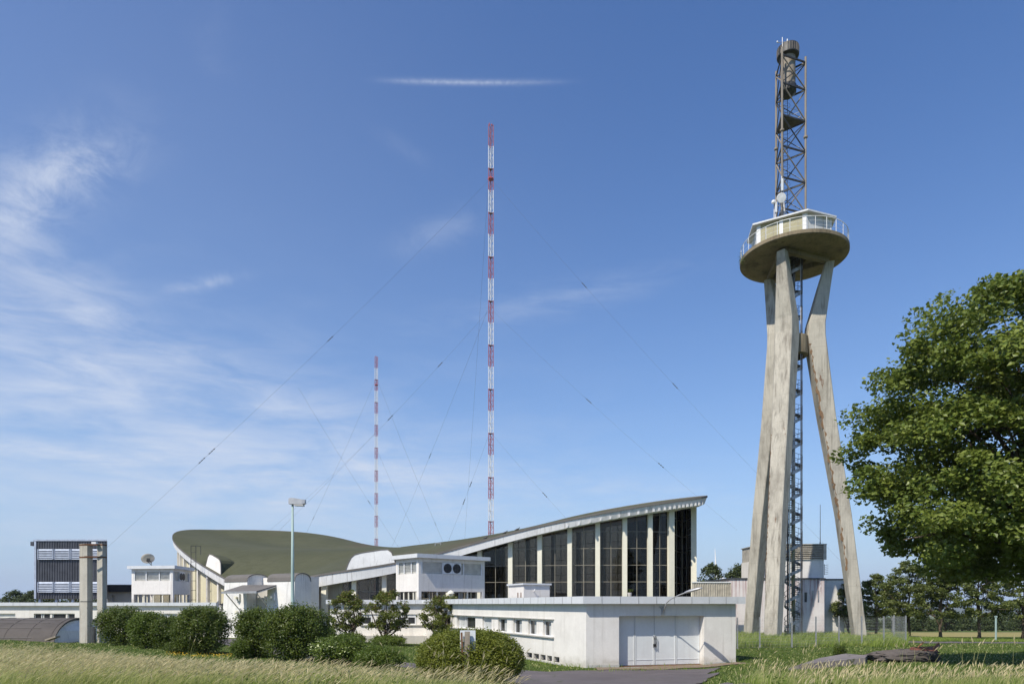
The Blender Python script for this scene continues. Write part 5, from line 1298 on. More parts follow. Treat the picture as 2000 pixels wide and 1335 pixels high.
# white utility building behind the tower
def build_utility():
    Y = 74.0; t = thing('utility_building', (30, Y, -3.3), 'white utility building with red and black stains and a louvred upper storey behind the tower', 'building')
    xa, xb, xc = W(1425, 0, Y)[0], W(1610, 0, Y)[0], W(1649, 0, Y + 2.2)[0]; zt = (V0 - 1130) / F * Y
    a, b_ = W(1570.5, 0, Y)[0] - xa, W(1577.5, 0, Y)[0] - xa
    w = MB(); wall(w, (xa, Y), (xb, Y), -4.2, zt - .003, .4, [(a, b_ + .05, (V0 - 1175) / F * Y, (V0 - 1156) / F * Y)]); w.box(xa, xb - .003, Y + .41, Y + 9, -4.2, zt - .004); w.build('wall', 'white_pink', t)
    f = MB(); x = xa + a; z0_, z1_ = (V0 - 1175) / F * Y, (V0 - 1156) / F * Y; f.box(x, x + .07, Y + .1, Y + .2, z0_, z1_); f.box(xa + b_ - .02, xa + b_ + .05, Y + .1, Y + .2, z0_, z1_); wo = f.build('window', 'frame_white', t)
    MB().box(x + .07, xa + b_ - .02, Y + .14, Y + .16, z0_, z1_).build('pane', 'pane', wo)
    w = MB(); w.box(xb + .003, xc, Y + 2.2, Y + 9, -4.2, zt - .004); w.build('annex_wall', 'white', t)
    c = MB(); c.box(xa - .12, xb + .1, Y - .12, Y + 9.1, zt, zt + .12); c.box(xb + .103, xc + .1, Y + 2.08, Y + 9.1, zt, zt + .12); c.build('roof_edge', 'clad', t)
    # upper storey
    x0, x1 = W(1487, 0, Y + 1)[0], W(1609, 0, Y + 1)[0]; zu = (V0 - 1063) / F * (Y + 1); zl = (V0 - 1092) / F * (Y + 1)
    u = MB(); u.box(x0, x1, Y + 1, Y + 7.5, zt + .123, zl); u.build('upper_wall', 'white', t)
    lv = MB(); z = zl + .003; h = (zu - zl) / 8
    lv.box(x0 + .05, x1 - .05, Y + 1.12, Y + 7.4, zl + .003, zu)
    while z < zu - .05:
        lv.prism([V(x0, Y + .88, z), V(x0, Y + 1.11, z + h * .75), V(x0, Y + 1.11, z + h * .75 + .04), V(x0, Y + .88, z + .05)], (x1 - x0, 0, 0))
        lv.prism([V(x1 + .22, Y + .9, z), V(x1 - .04, Y + .9, z + h * .75), V(x1 - .04, Y + .9, z + h * .75 + .04), V(x1 + .22, Y + .9, z + .05)], (0, 6.6, 0)); z += h
    lv.build('louvre', 'clad_beige', t)
    MB().box(x0 - .06, x1 + .27, Y + .82, Y + 7.6, zu + .01, zu + .09).build('cap', 'clad_beige', t)
    fx = x1 - .1; MB().box(fx, fx + .33, Y + .84, Y + .88, zl - .02, zu).build('corner_strip', 'clad_beige', t)
    lad = MB()
    for u_ in (1491, 1495): p = W(u_, 0, Y + .7); lad.tube([V(p[0], p[1], zt + .1), V(p[0], p[1], zl + .4)], .03, 5)
    zz = zt + .3
    while zz < zl + .3: lad.tube([W(1491, 0, Y + .7) + V(0, 0, zz), W(1495, 0, Y + .7) + V(0, 0, zz)], .02, 4); zz += .33
    lad.build('roof_ladder', 'steel_dark', t)
    # pipes on the stained wall
    pp = MB()
    for u_, v0_, v1_ in ((1588, 1152, 1180), (1598, 1150, 1172)): pp.tube([W(u_, v0_, Y - .1), W(u_, v1_, Y - .1)], .05, 6)
    pp.build('drain_pipe', 'steel', t)
    p = W(1602, 1063, Y + 4); b = MB(); b.tube([p + V(0, 0, -.05), V(p[0], p[1], (V0 - 985) / F * (Y + 4))], [.05, .03], 6); b.tube([p + V(0, 0, -.02), p + V(0, 0, .3)], .09, 8)
    tag(b.build('rod_aerial', 'steel', origin=p), 'tall thin rod aerial on the louvred upper storey', 'aerial')
    t2 = thing('comb_aerial', (x1 + .3, Y + 2, 2.6), 'small comb-shaped aerial on the right side of the upper storey', 'aerial')
    b = MB(); q = V(x1 + .25, Y + 1.4, (V0 - 1112) / F * Y); b.tube([q - V(.3, 0, .5), q - V(0, 0, .5), q + V(0, 0, .7)], .03, 5)
    for k in range(6): b.tube([q + V(-.05, 0, -.45 + k * .2), q + V(.32, -.25, -.38 + k * .2)], .018, 4)
    b.build('elements', 'steel_dark', t2)
build_utility()

def build_clad_fence():
    Y = 71.0; x0, x1 = W(1352, 0, Y)[0], W(1426, 0, Y)[0]; zt = (V0 - 1135.5) / F * Y
    t = thing('corrugated_screen', ((x0 + x1) / 2, Y, -3.3), 'beige corrugated metal screen between the glazed hall and the stained building', 'screen')
    b = MB(); pr = []; x = x0
    while x < x1: pr += [(x, 0), (x + .10, 0), (x + .13, -.06), (x + .21, -.06)]; x += .24
    pr = [(a, Y + d) for a, d in pr] + [(x1, Y), (x1, Y + .08), (x0, Y + .08)]
    b.loft([[V(a, d, z) for a, d in pr] for z in (-4.0, zt - .1)]); b.build('sheet', 'clad_beige', t)
    MB().box(x0 - .02, x1 + .02, Y - .10, Y + .12, zt - .097, zt + .02).build('capping', 'frame_white', t)
build_clad_fence()

# mesh fence round the tower
def build_fence():
    pts = [W(1400, 0, 45.4), W(1440, 0, 46.0), W(1483.7, 0, 46.2), W(1546.5, 0, 46.4), W(1593.5, 0, 46.9), W(1638.5, 0, 47.2), W(1683, 0, 47.4), W(1726, 0, 47.8), W(1769, 0, 48.3), W(1746, 0, 56.5), W(1742, 0, 66)]
    t = thing('mesh_fence', (pts[5][0], pts[5][1], gz(pts[5][0], pts[5][1])), 'grey wire mesh panel fence on steel posts round the tower foot', 'fence')
    prev = None
    for i, p in enumerate(pts):
        g = gz(p[0], p[1]); b = MB(); b.box(p[0] - .04, p[0] + .04, p[1] - .03, p[1] + .03, g - .1, g + 2.08); b.box(p[0] - .045, p[0] + .045, p[1] - .035, p[1] + .035, g + 2.08, g + 2.11); b.build('post', 'steel', t)
        if prev is not None:
            a, ga = prev; d = V(p[0] - a[0], p[1] - a[1], 0); L = np.linalg.norm(d); d = d / L; m = MB(); rd = .0035
            zz = .06
            while zz < 2.05:
                for dy in (.006,): m.bar(V(a[0], a[1] - .04, ga + zz), V(p[0], p[1] - .04, g + zz), .008, .006)
                zz += .2
            s = .05
            while s < L: q = a + d * s; gg = ga + (g - ga) * s / L; m.obox(V(q[0] - .0025, q[1] - .046, gg + .04), (.005, 0, 0), (0, .005, 0), (0, 0, 2.0)); s += .10 if L < 5 else .3
            m.build('mesh_panel', 'steel', t)
        prev = (V(p[0], p[1], 0), g)
build_fence()
# ---------------------------------------------------------------- guyed radio masts, their wires, a far wind turbine
def build_masts():
    z = V(0, 0, 1)
    def mast(u, Y, label, legr, width, shift):
        x = (u - U0) / F * Y; zg = -14.0; zt = 283.6
        # object origin so that the paint bands count from the top
        t = thing('radio_mast', (x, Y, zg), label, 'radio mast', 'guyed radio masts')
        c = V(x, Y, 0); A = [R(100), R(220), R(340)]; P = [c + V(math.cos(a), math.sin(a), 0) * width / math.sqrt(3) for a in A]
        b = MB(); step = 13.05 / 4; n = int((zt - zg) / step)
        for p in P: b.tube([p + z * zg, p + z * zt], legr, 5)
        for k in range(n + 1):
            za = zt - k * step
            for i in range(3):
                p, q = P[i], P[(i + 1) % 3]; b.tube([p + z * za, q + z * za], legr * .5, 4)
                if k < n:
                    if k % 2: p, q = q, p
                    b.tube([p + z * za, q + z * (za - step)], legr * .5, 4)
        b.tube([c + V(.2, .2, zg), c + V(.2, .2, zt)], legr * .45, 4)
        o = b.build('lattice', 'mast', t); o.location.z = 0
        pl = MB()
        for k in range(2, 22, 2):
            za = zt - k * 13.05
            if za > zg: pl.prism([p + z * za for p in P], z * .35)
        pl.build('rest_platform', 'steel_dark', t)
        tp = MB(); tp.lathe(c + V(.6, 0, 0), [(.35, zt), (.4, zt + .9), (0, zt + 1.1)], 8); tp.tube([c + V(-.8, 0, zt), c + V(-.8, 0, zt + 1.6)], .25, 6); tp.build('beacon', 'red', t)
        col_ = MB(); za = zt - 32; col_.lathe(c, [(width * .60, za), (width * .66, za + .2), (width * .66, za + .6), (width * .60, za + .8)], 6); col_.build('guy_collar', 'red', t)
        return t, c
    m1, c1 = mast(958.5, 405, 'tall red and white lattice radio mast rising behind the middle of the roof', .20, 2.9, 0)
    m2, c2 = mast(735, 785, 'smaller looking, more distant red and white radio mast left of the tall one', .26, 3.3, 0)
    def guy(m, a, b, r=.055, ins=()):
        r = r * .75
        a, b = np.array(a), np.array(b); L = np.linalg.norm(b - a); n = 24
        pts = [a + (b - a) * k / n - z * .012 * L * 4 * (k / n) * (1 - k / n) for k in range(n + 1)]
        q = MB(); q.tube(pts, r, 4); g = q.build('guy_wire', 'wire', m)
        for s in ins:
            i = s * n; j = min(int(i), n - 1); p = pts[j] + (pts[j + 1] - pts[j]) * (i - j); d = unit(b - a); e = MB()
            for k in range(3): e.tube([p + d * (k * 1.5 - 2.2), p + d * (k * 1.5 - 1.3)], .24, 6)
            e.build('insulator', 'steel_dark', g)
    at = lambda u, v, Y: W(u, v, Y)
    # near mast
    guy(m1, at(955, 352, 405), at(75, 1189, 300), .055, (.424, .684, .704))
    guy(m1, at(962, 352, 405), at(1720, 1175, 340), .045, (.27, .515))
    guy(m1, at(955, 606, 405), at(525, 1055, 330), .05, (.26, .5))
    guy(m1, at(962, 606, 405), at(1440, 1035, 350), .045, (.43, .72))
    guy(m1, at(955, 848, 405), at(868, 1075, 350), .05, (.45, .6))
    guy(m1, at(962, 848, 405), at(1180, 1090, 360), .045, (.50,))
    guy(m1, at(953, 370, 405), at(906, 1075, 560), .06, ())
    guy(m1, at(952, 606, 405), at(762, 1075, 540), .06, (.52,))
    # far mast
    guy(m2, at(737, 742, 785), at(905, 1150, 700), .10, (.70,))
    guy(m2, at(733, 742, 785), at(560, 1120, 640), .10, (.74,))
    guy(m2, at(737, 880, 785), at(830, 1080, 700), .09, ())
    guy(m2, at(583, 757, 520), at(790, 1085, 640), .07, (.62,))
    guy(m2, at(732, 846, 785), at(528, 1034, 640), .09, ())
build_masts()

def build_turbine():
    Y = 900.0; hub = W(1398.5, 1125, Y); t = thing('wind_turbine', (hub[0], Y, -28), 'far white wind turbine with one blade showing above the trees', 'wind turbine')
    MB().tube([V(hub[0], Y, -30), hub + V(0, 0, -1)], [2.0, 1.2], 12).build('tower', 'mast_white', t)
    MB().lathe(hub + V(0, -2, -1.2), [(0, -.2), (1.6, .4), (1.6, 2.2), (0, 2.8)], 12).build('nacelle', 'mast_white', t)
    for k in range(3):
        a = R(94 + 120 * k); d = V(math.cos(a), 0, math.sin(a)); s = V(-d[2], 0, d[0]); L = 37.0; b = MB(); c = hub + V(0, -4, 0)
        rings = [[c + d * q + s * w * .7, c + d * q + V(0, -w * .25, 0), c + d * q - s * w * .3, c + d * q + V(0, w * .25, 0)] for q, w in ((0, .9), (4, 1.5), (8, 3.2), (20, 2.1), (L, .4))]
        b.loft(rings); b.build('blade', 'mast_white', t)
build_turbine()
# ---------------------------------------------------------------- trees and shrubs
def leaf_block(C, size, rg, flat=.5, ratio=.62, droop=.25, outward=None):
    """one folded pointed leaf per row of C; returns verts, quads"""
    n = len(C); a = rg.normal(size=(n, 3)); a[:, 2] = a[:, 2] * .5 - droop; a /= np.linalg.norm(a, axis=1, keepdims=True)
    u = rg.normal(size=(n, 3)) * (1 - flat); u[:, 2] += flat
    if outward is not None: u += outward
    w = np.cross(a, u); w /= np.linalg.norm(w, axis=1, keepdims=True) + 1e-9; nn = np.cross(w, a)
    L = (size * rg.uniform(.65, 1.25, n))[:, None]; Wd = L * ratio
    v = np.stack([C - a * L * .5, C + w * Wd * .5 - a * L * .06 + nn * L * .10, C + a * L * .5, C - w * Wd * .5 - a * L * .06 + nn * L * .10], 1)
    return v.reshape(-1, 3), np.arange(n * 4).reshape(n, 4)

def clumped(centres, rad, per, rg, squash=.55):
    """scatter leaf centres in soft clumps"""
    n = len(centres); k = rg.normal(size=(n, per, 3)); k /= np.linalg.norm(k, axis=2, keepdims=True)
    k *= (rg.random((n, per, 1)) ** .45); k[..., 2] *= squash
    r = np.asarray(rad).reshape(-1, 1, 1) if np.ndim(rad) else rad
    return (centres[:, None] + k * r).reshape(-1, 3)

def limbs(b, base, top, targets, r0, rg, k=14):
    """tapered trunk and limbs reaching to some of the clump centres"""
    base = np.array(base, float); top = np.array(top, float); n = 9
    tr = [base + (top - base) * i / n + V(*(rg.normal(size=2) * r0 * .35), 0) * (i > 0) for i in range(n + 1)]
    b.tube(tr, [r0 * 1.35] + [r0 * (1 - .78 * i / n) for i in range(1, n + 1)], 10)
    for t in targets[:k]:
        f = rg.uniform(.25, .9); i = int(f * n); s = tr[i]; m = s + (t - s) * .5 + V(0, 0, .10 * np.linalg.norm(t - s)); r = r0 * (1 - .78 * f) * .6
        b.tube([s, s + (m - s) * .5 + rg.normal(size=3) * .04, m, m + (t - m) * .55 + rg.normal(size=3) * .06, t], [r, r * .75, r * .5, r * .3, r * .08], 6)

def build_big_tree():
    rg = np.random.default_rng(11); X, Y = 19.6, 25.0; zg = gz(19.9, Y)
    t = thing('linden_tree', (19.9, Y, zg), 'big leafy green tree filling the right edge of the picture', 'tree')
    prof = [(.9, 2.4), (1.4, 3.9), (2.2, 5.2), (3.4, 6.0), (5.0, 6.4), (6.4, 6.4), (7.6, 6.3), (8.6, 6.1), (9.6, 5.7), (10.4, 5.0), (11.1, 4.0), (11.7, 2.7), (12.2, 1.0)]
    pz, pr = zip(*prof); C = []; 
    while len(C) < 680:
        z = rg.uniform(1.0, 12.0); rmax = np.interp(z, pz, pr)
        if rg.random() > rmax / 7: continue
        a = rg.uniform(0, 2 * math.pi); f = rg.random() ** .42
        lob = 1 + .07 * math.sin(3 * a + z) + .06 * math.sin(5 * a - 1.7 * z) + .05 * math.sin(2.1 * z * 2)
        r = rmax * f * lob - .35
        if r < 0: continue
        # leave hollows between layered sprays
        if math.sin(z * 2.9 + 2.2 * a) < -.62 and rg.random() < .75: continue
        C.append((X + r * math.cos(a), Y + r * math.sin(a), z))
    C = np.array(C)
    cl = clumped(C, rg.uniform(.5, 1.0, len(C)), 235, rg, .66)
    # sprays hang outwards: lower the tips with distance from the trunk
    d = np.hypot(cl[:, 0] - X, cl[:, 1] - Y); cl[:, 2] -= .02 * d ** 1.5 * .6
    out = cl - V(X, Y, 5); out[:, 2] *= .3; out /= np.linalg.norm(out, axis=1, keepdims=True)
    v, f = leaf_block(cl, .18, rg, .55, .74, .30, out * .45)
    b = MB(); limbs(b, (19.9, Y, zg - .3), (19.3, Y, 9.5), C[rg.permutation(len(C))], .30, rg, 46); 
    b.tube([V(19.75, Y, zg + 1.6), V(19.2, Y - .3, 2.2), V(17.6, Y - .6, 4.6), V(16.2, Y - .6, 5.9)], [.20, .16, .09, .03], 8)
    b.tube([V(19.7, Y, 1.0), V(18.0, Y - .5, 2.0), V(15.6, Y - .8, 2.6), V(14.0, Y - .6, 2.3)], [.13, .10, .06, .02], 7)
    b.build('trunk', 'bark', t, smooth=True)
    MB().raw(v, f).build('crown', 'leaf_lime', t)
build_big_tree()

def make_tree(name, loc, H, Rr, trunk_h, ncl, per, leaf, mat_, label, cat, group, seed, squash=.6, r0=.16, droop=.2, rcl=.62, top_pow=.8):
    rg = np.random.default_rng(seed); x, y, zg = loc; t = thing(name, loc, label, cat, group); C = []
    while len(C) < ncl:
        s = rg.random(); z = trunk_h + (H - trunk_h) * s
        rm = Rr * (math.sin(math.pi * min(1, (s * .86 + .14)) ** top_pow)) ** .6
        a = rg.uniform(0, 2 * math.pi); f = rg.random() ** .45; r = rm * f * (1 + .14 * math.sin(3 * a + seed) + .1 * math.sin(5 * a + 3 * s * 4))
        if math.sin(s * 17 + 2 * a + seed) < -.6 and rg.random() < .7: continue
        C.append((x + r * math.cos(a), y + r * math.sin(a), zg + z))
    C = np.array(C); cl = clumped(C, rg.uniform(.6, 1.15, ncl) * rcl, per, rg, squash)
    v, f = leaf_block(cl, leaf, rg, .5, .72, droop)
    b = MB(); limbs(b, (x, y, zg - .2), (x + rg.normal() * .2, y, zg + H * .82), C[rg.permutation(ncl)], r0, rg, 16); b.build('trunk', 'bark', t, smooth=True)
    MB().raw(v, f).build('crown', mat_, t); return t

# row of young lindens along the track on the right
GR = 'young trees in a row along the field track'
def row_tree(u, vb, vt, Y, hw, label, seed):
    p = W(u, vb, Y); g = gz(p[0], Y); H = (V0 - vt) / F * Y - g
    return make_tree('row_tree', (p[0], Y, g), H, hw / F * Y, 1.95, 150, 70, .20, 'leaf_row', label, 'tree', GR, seed, .55, .15, .25, .52, .72)
row_tree(1656, 1233, 1138, 76, 32, 'dark row tree just right of the stained white building, half behind a tower leg', 21)
row_tree(1712, 1236, 1122, 70, 44, 'row tree standing just left of the fence corner, right of the tower foot', 22)
row_tree(1774, 1242, 1096, 66, 50, 'row tree just right of the fence corner, under the big crown', 23)
row_tree(1837, 1247, 1104, 62.5, 52, 'row tree in the gap between the fence corner tree and the tallest one', 24)
row_tree(1912, 1247, 1086, 62, 62, 'broad pale topped row tree standing left of the thin post', 25)
row_tree(1996, 1246, 1070, 62, 62, 'last row tree at the right edge behind the big trunk', 26)

# round-topped trees behind the screen and far hedgerow
make_tree('round_tree', (W(1388, 0, 118)[0], 118, -5.0), 11.6, 2.9, 2.6, 120, 60, .34, 'leaf_far', 'rounded tree beyond the corrugated screen, beside the pale pillar', 'tree', 'round trees beyond the screen', 31, .7, .25, .1, 1.0)
make_tree('round_tree', (W(1441, 0, 120)[0], 120, -5.0), 11.7, 3.0, 2.6, 120, 60, .34, 'leaf_far', 'rounded tree beyond the corrugated screen, beside the left tower leg', 'tree', 'round trees beyond the screen', 32, .7, .25, .1, 1.0)
src = make_tree('field_tree', (W(1800, 0, 150)[0], 150, -6.3), 3.7, 3.0, .4, 70, 60, .34, 'leaf_far', 'low bushy tree in the field just right of the fence corner', 'tree', 'low trees across the field', 33, .7, .2, .1, 1.1)
for (u, Y, s, lab) in ((1758, 158, .9, 'low bushy tree seen through the fence corner'), (1880, 165, 1.0, 'low bushy tree in the field left of the broad pale tree trunk'), (1958, 170, 1.05, 'low bushy tree in the field right of the thin post'), (1846, 152, 1.05, 'low bushy tree in the field between the two middle trunks'), (1925, 150, .8, 'low bushy tree in the field right of the broad pale tree trunk'), (1990, 158, .85, 'low bushy tree in the field at the right edge'), (1700, 175, .9, 'low bushy tree in the field behind the right tower leg')):
    place_copy(src, (W(u, 0, Y)[0], Y, gz(W(u, 0, Y)[0], Y)), u * .7, s, lab)
hd = make_tree('hedgerow_tree', (W(30, 0, 170)[0], 170, -6.6), 9.6, 5.2, 1.0, 90, 60, .45, 'leaf_far', 'leftmost dark tree showing above the low wing roof', 'tree', 'trees above the left wing roof', 35, .7, .25, .1, 1.4)
for (u, Y, s, lab) in ((64, 165, 1.0, 'tree above the low wing just left of the metal-clad block'), (100, 160, .88, 'tree seen under the left end of the metal-clad block'), (150, 165, .90, 'tree seen under the middle of the metal-clad block'), (205, 160, .90, 'tree seen under the right end of the metal-clad block')):
    place_copy(hd, (W(u, 0, Y)[0], Y, -6.8), u * .9, s, lab)
# darker wood edges on the far fields
fs = place_copy(src, (W(1690, 0, 420)[0], 420, gz(W(1690, 0, 420)[0], 420)), 1.0, 2.0, 'distant wood clump behind the right tower leg'); fs['group'] = 'distant wood clumps'
for u, Y, s, lab in ((1735, 520, 2.6, 'distant wood clump seen through the fence near its corner'), (1790, 450, 2.2, 'distant wood clump beyond the field right of the fence'), (1860, 600, 3.0, 'distant wood clump between the row trunks'), (1940, 500, 2.6, 'distant wood clump behind the thin post'), (1655, 560, 2.5, 'distant wood clump between the stained building and the tower leg')):
    c_ = place_copy(src, (W(u, 0, Y)[0], Y, gz(W(u, 0, Y)[0], Y)), u * .31, s, lab, s * .8); c_['group'] = 'distant wood clumps'

def shrub(name, u0, u1, vt, vb, Y, leaf, mat_, label, cat, group, seed, dens=1.0, shape=2.4, extra=None, clip=False, depth=None, stems=True):
    """dense bush filling a superellipsoid, leaves on its surface and through its outer shell"""
    rg = np.random.default_rng(seed); a = W((u0 + u1) / 2, vb, Y); x, zg = a[0], gz(a[0], Y); hw = (u1 - u0) / 2 / F * Y; H = (V0 - vt) / F * Y - zg; dp = depth or hw * .9
    t = thing(name, (x, Y, zg), label, cat, group)
    n = int(dens * 5200 * (hw * H / (1.2 * 2.0)) * (.085 / leaf) ** 1.6); P = rg.normal(size=(n, 3)); P /= np.linalg.norm(P, axis=1, keepdims=True)
    P[:, 2] = np.abs(P[:, 2]) * np.where(rg.random(n) < .30, -1, 1)
    k = (np.abs(P) ** shape).sum(1, keepdims=True) ** (-1 / shape)
    an = np.arctan2(P[:, 1], P[:, 0]); lump = 1 + (0 if clip else 1) * (.09 * np.sin(4 * an + 5 * P[:, 2] + seed) + .08 * np.sin(7 * an - 6 * P[:, 2] + 2 * seed) + .06 * np.sin(11 * an + 9 * P[:, 2])) 
    f = 1 - (rg.random(n) ** 1.7) * .55 + (rg.normal(size=n) * (.012 if clip else .035))
    Q = P * k * (lump * f)[:, None]
    C = np.stack([x + Q[:, 0] * hw, Y + Q[:, 1] * dp, zg + H * .52 + Q[:, 2] * H * .49], 1)
    if clip: C[:, 2] = zg + H * .36 + np.where(Q[:, 2] > 0, Q[:, 2] * H * .63, Q[:, 2] * H * .34)
    C[:, 2] = np.maximum(C[:, 2], zg + .03)
    # small twig clusters: several leaves round each point
    per = 4; C2 = (C[:, None] + rg.normal(size=(n, per, 3)) * leaf * .8).reshape(-1, 3); out = np.repeat(P * V(1, 1, .8), per, 0)
    v, fc = leaf_block(C2, leaf, rg, .35, .60, .0, out * .8)
    fo = MB().raw(v, fc)
    if not clip:                                        # young shoots sticking out of the top
        ns = int(44 * hw); S = []
        for _ in range(ns):
            a_ = rg.uniform(0, 6.28); r = rg.random() ** .5 * .85; b0 = V(x + r * hw * math.cos(a_), Y + r * dp * math.sin(a_), zg + H * (.52 + .46 * max(0, 1 - r ** shape) ** (1 / shape))); L = rg.uniform(.08, .36); d = V(rg.normal() * .25, rg.normal() * .25, 1)
            for q in np.linspace(0, 1, 7): S += [b0 + d * L * q + rg.normal(size=3) * .02 for _ in range(3)]
        v, fc = leaf_block(np.array(S), leaf * .8, rg, .3, .5, -.3); fo.raw(v, fc)
    fo.build('foliage', mat_, t)
    if stems:
        b = MB()
        for k_ in range(9): a_ = rg.uniform(0, 6.28); b.tube([V(x + .12 * hw * math.cos(a_), Y + .12 * hw * math.sin(a_), zg - .1), V(x + .4 * hw * math.cos(a_), Y + .4 * dp * math.sin(a_), zg + H * .45), V(x + .7 * hw * math.cos(a_), Y + .7 * dp * math.sin(a_), zg + H * .8)], [.045, .03, .012], 5)
        b.build('stems', 'bark', t)
    if extra:
        n2, m2, sz = extra; idx = rg.integers(0, n, n2); E_ = []
        for i in idx:
            c = C[i] + P[i] * V(hw, dp, H * .5) * .04
            if P[i, 1] < .3 and P[i, 2] > -.3: E_ += [c + rg.normal(size=3) * sz * .5 * V(1, 1, .35) for _ in range(9)]
        v, fc = leaf_block(np.array(E_), sz * .42, rg, .8, .9, 0); MB().raw(v, fc).build('flower_heads', m2, t)
    return t
SH = 'hedge bushes along the drive'
shrub('hedge_bush', 199, 276, 1191, 1258, 45, .105, 'leaf_dark', 'leftmost dark hedge bush beside the concrete pylons', 'bush', SH, 41, 1.2, 3.0)
shrub('hedge_bush', 257, 322, 1199, 1263, 42, .105, 'leaf_bright', 'lighter yellow-green hedge bush second from the pylons', 'bush', SH, 42, 1.1, 2.6)
shrub('hedge_bush', 300, 358, 1208, 1267, 41.5, .105, 'leaf_mid', 'lower olive hedge bush squeezed between the yellow-green and a tall dark round one', 'bush', SH, 43, 1.1, 2.6)
shrub('hedge_bush', 346, 441, 1190, 1274, 38.5, .105, 'leaf_dark', 'tall dark round hedge bush in front of the left entrance pylon', 'bush', SH, 44, 1.2, 2.7)
shrub('low_bush', 324, 366, 1254, 1274, 38.0, .07, 'leaf_mid', 'small low bush at the left foot of the tall round bush', 'bush', 'low bushes', 45, 1.0, 2.2)
shrub('hedge_bush', 464, 542, 1195, 1281, 36, .105, 'leaf_dark', 'hedge bush directly before the canopy, left of the lamp pole', 'bush', SH, 46, 1.2, 3.0)
shrub('low_bush', 451, 488, 1252, 1283, 34.8, .075, 'leaf_bright', 'small bright green bush at the foot of the bush before the canopy', 'bush', 'low bushes', 47, 1.1, 2.2)
shrub('hedge_bush', 521, 635, 1190, 1288, 34, .105, 'leaf_dark', 'widest dark hedge bush below the lamp pole', 'bush', SH, 48, 1.25, 2.8)
shrub('clipped_bush', 622, 656, 1225, 1266, 48, .06, 'leaf_bright', 'small clipped green bush between the widest hedge bush and the porch pillar', 'bush', 'low bushes', 49, 1.6, 3.2, clip=True)
shrub('elder_bush', 612, 722, 1247, 1312, 29, .10, 'leaf_bright', 'bright elder bush with creamy flower heads right of the widest hedge bush', 'bush', None, 50, 1.0, 2.2, extra=(90, 'flower_w', .26))
shrub('low_bush', 694, 790, 1266, 1312, 27.5, .08, 'leaf_bright', 'low spreading bright bush left of the big round bush', 'bush', 'low bushes', 51, .9, 2.0)
shrub('low_bush', 655, 712, 1238, 1256, 57, .10, 'leaf_mid', 'ground-hugging bush under the left lilac tree', 'bush', 'low bushes', 52, 1.2, 2.2)
shrub('low_bush', 724, 792, 1243, 1263, 56, .10, 'leaf_bright', 'ground-hugging bright bush under the middle lilac tree', 'bush', 'low bushes', 53, 1.2, 2.2)
shrub('low_bush', 842, 874, 1234, 1262, 55, .10, 'leaf_mid', 'low bush at the foot of the right lilac tree', 'bush', 'low bushes', 55, 1.2, 2.2)
shrub('round_bush', 817, 1021, 1229, 1337, 21.0, .062, 'leaf_yew', 'big smoothly clipped round bush in the foreground', 'bush', None, 54, 1.9, 2.5, clip=True, stems=False)
shrub('slab_weed', 1628, 1652, 1262, 1279, 31.5, .06, 'leaf_mid', 'small leafy weed growing behind the concrete slab', 'weed', None, 56, 1.2, 2.0)

# three small gnarled lilacs against the white wing
def lilac(u0, u1, vt, vc, ub, vb, Y, label, seed):
    rg = np.random.default_rng(seed); hw = (u1 - u0) / 2 / F * Y; base = W(ub, vb, Y); zg = gz(base[0], Y); xc = W((u0 + u1) / 2, 0, Y)[0]; zt = (V0 - vt) / F * Y; zl = (V0 - vc) / F * Y
    t = thing('lilac_tree', (base[0], Y, zg), label, 'tree', 'lilac trees against the white wing'); C = []
    while len(C) < 112:
        s = rg.random(); a = rg.uniform(0, 6.28); rm = hw * (math.sin(math.pi * (.16 + .80 * s))) ** .55; r = rm * rg.random() ** .42 * (1 + .12 * math.sin(3 * a + seed))
        z = zl + (zt - zl) * s
        if math.sin(s * 13 + 2.3 * a + seed) < -.45 and rg.random() < .8: continue
        C.append((xc + r * math.cos(a), Y + r * math.sin(a) * .8, z))
    C = np.array(C); cl = clumped(C, rg.uniform(.22, .46, len(C)), 58, rg, .7); v, f = leaf_block(cl, .155, rg, .45, .75, .2)
    MB().raw(v, f).build('crown', 'leaf_lilac', t)
    b = MB()
    for k in range(6):
        a = rg.uniform(0, 6.28); d = V(math.cos(a), math.sin(a) * .6, 0); p = V(base[0], Y, zg - .1); tg = C[rg.integers(len(C))]
        m1 = p + d * .18 + V(0, 0, .7); m2 = m1 + (tg - m1) * .45 + d * .2; b.tube([p + d * .08, m1, m2, m2 + (tg - m2) * .6 + rg.normal(size=3) * .1, tg], [.12, .085, .06, .035, .012], 7)
    for i in rg.permutation(len(C))[:30]: s_ = V(base[0], Y, zg + 1.2) + rg.normal(size=3) * .2; b.tube([s_, s_ + (C[i] - s_) * .55 + V(0, 0, -.1), C[i]], [.035, .02, .008], 5)
    b.build('trunk', 'bark', t)
    top = C[np.argsort(-C[:, 2])[:60]]; E_ = clumped(top + V(0, 0, .14), .26, 9, rg); v, f = leaf_block(E_, .10, rg, .3, .6, -.2); MB().raw(v, f).build('spent_blossom', 'leaf_rust', t)
lilac(641, 718, 1157, 1228, 686, 1247, 58, 'left lilac tree, wide crown over the strip windows by the porch', 61)
lilac(712, 803, 1155, 1228, 752, 1252, 57, 'middle lilac tree, tallest crown below the vent house', 62)
lilac(822, 914, 1166, 1230, 866, 1250, 56, 'right lilac tree with a thin open crown behind the big round bush', 63)
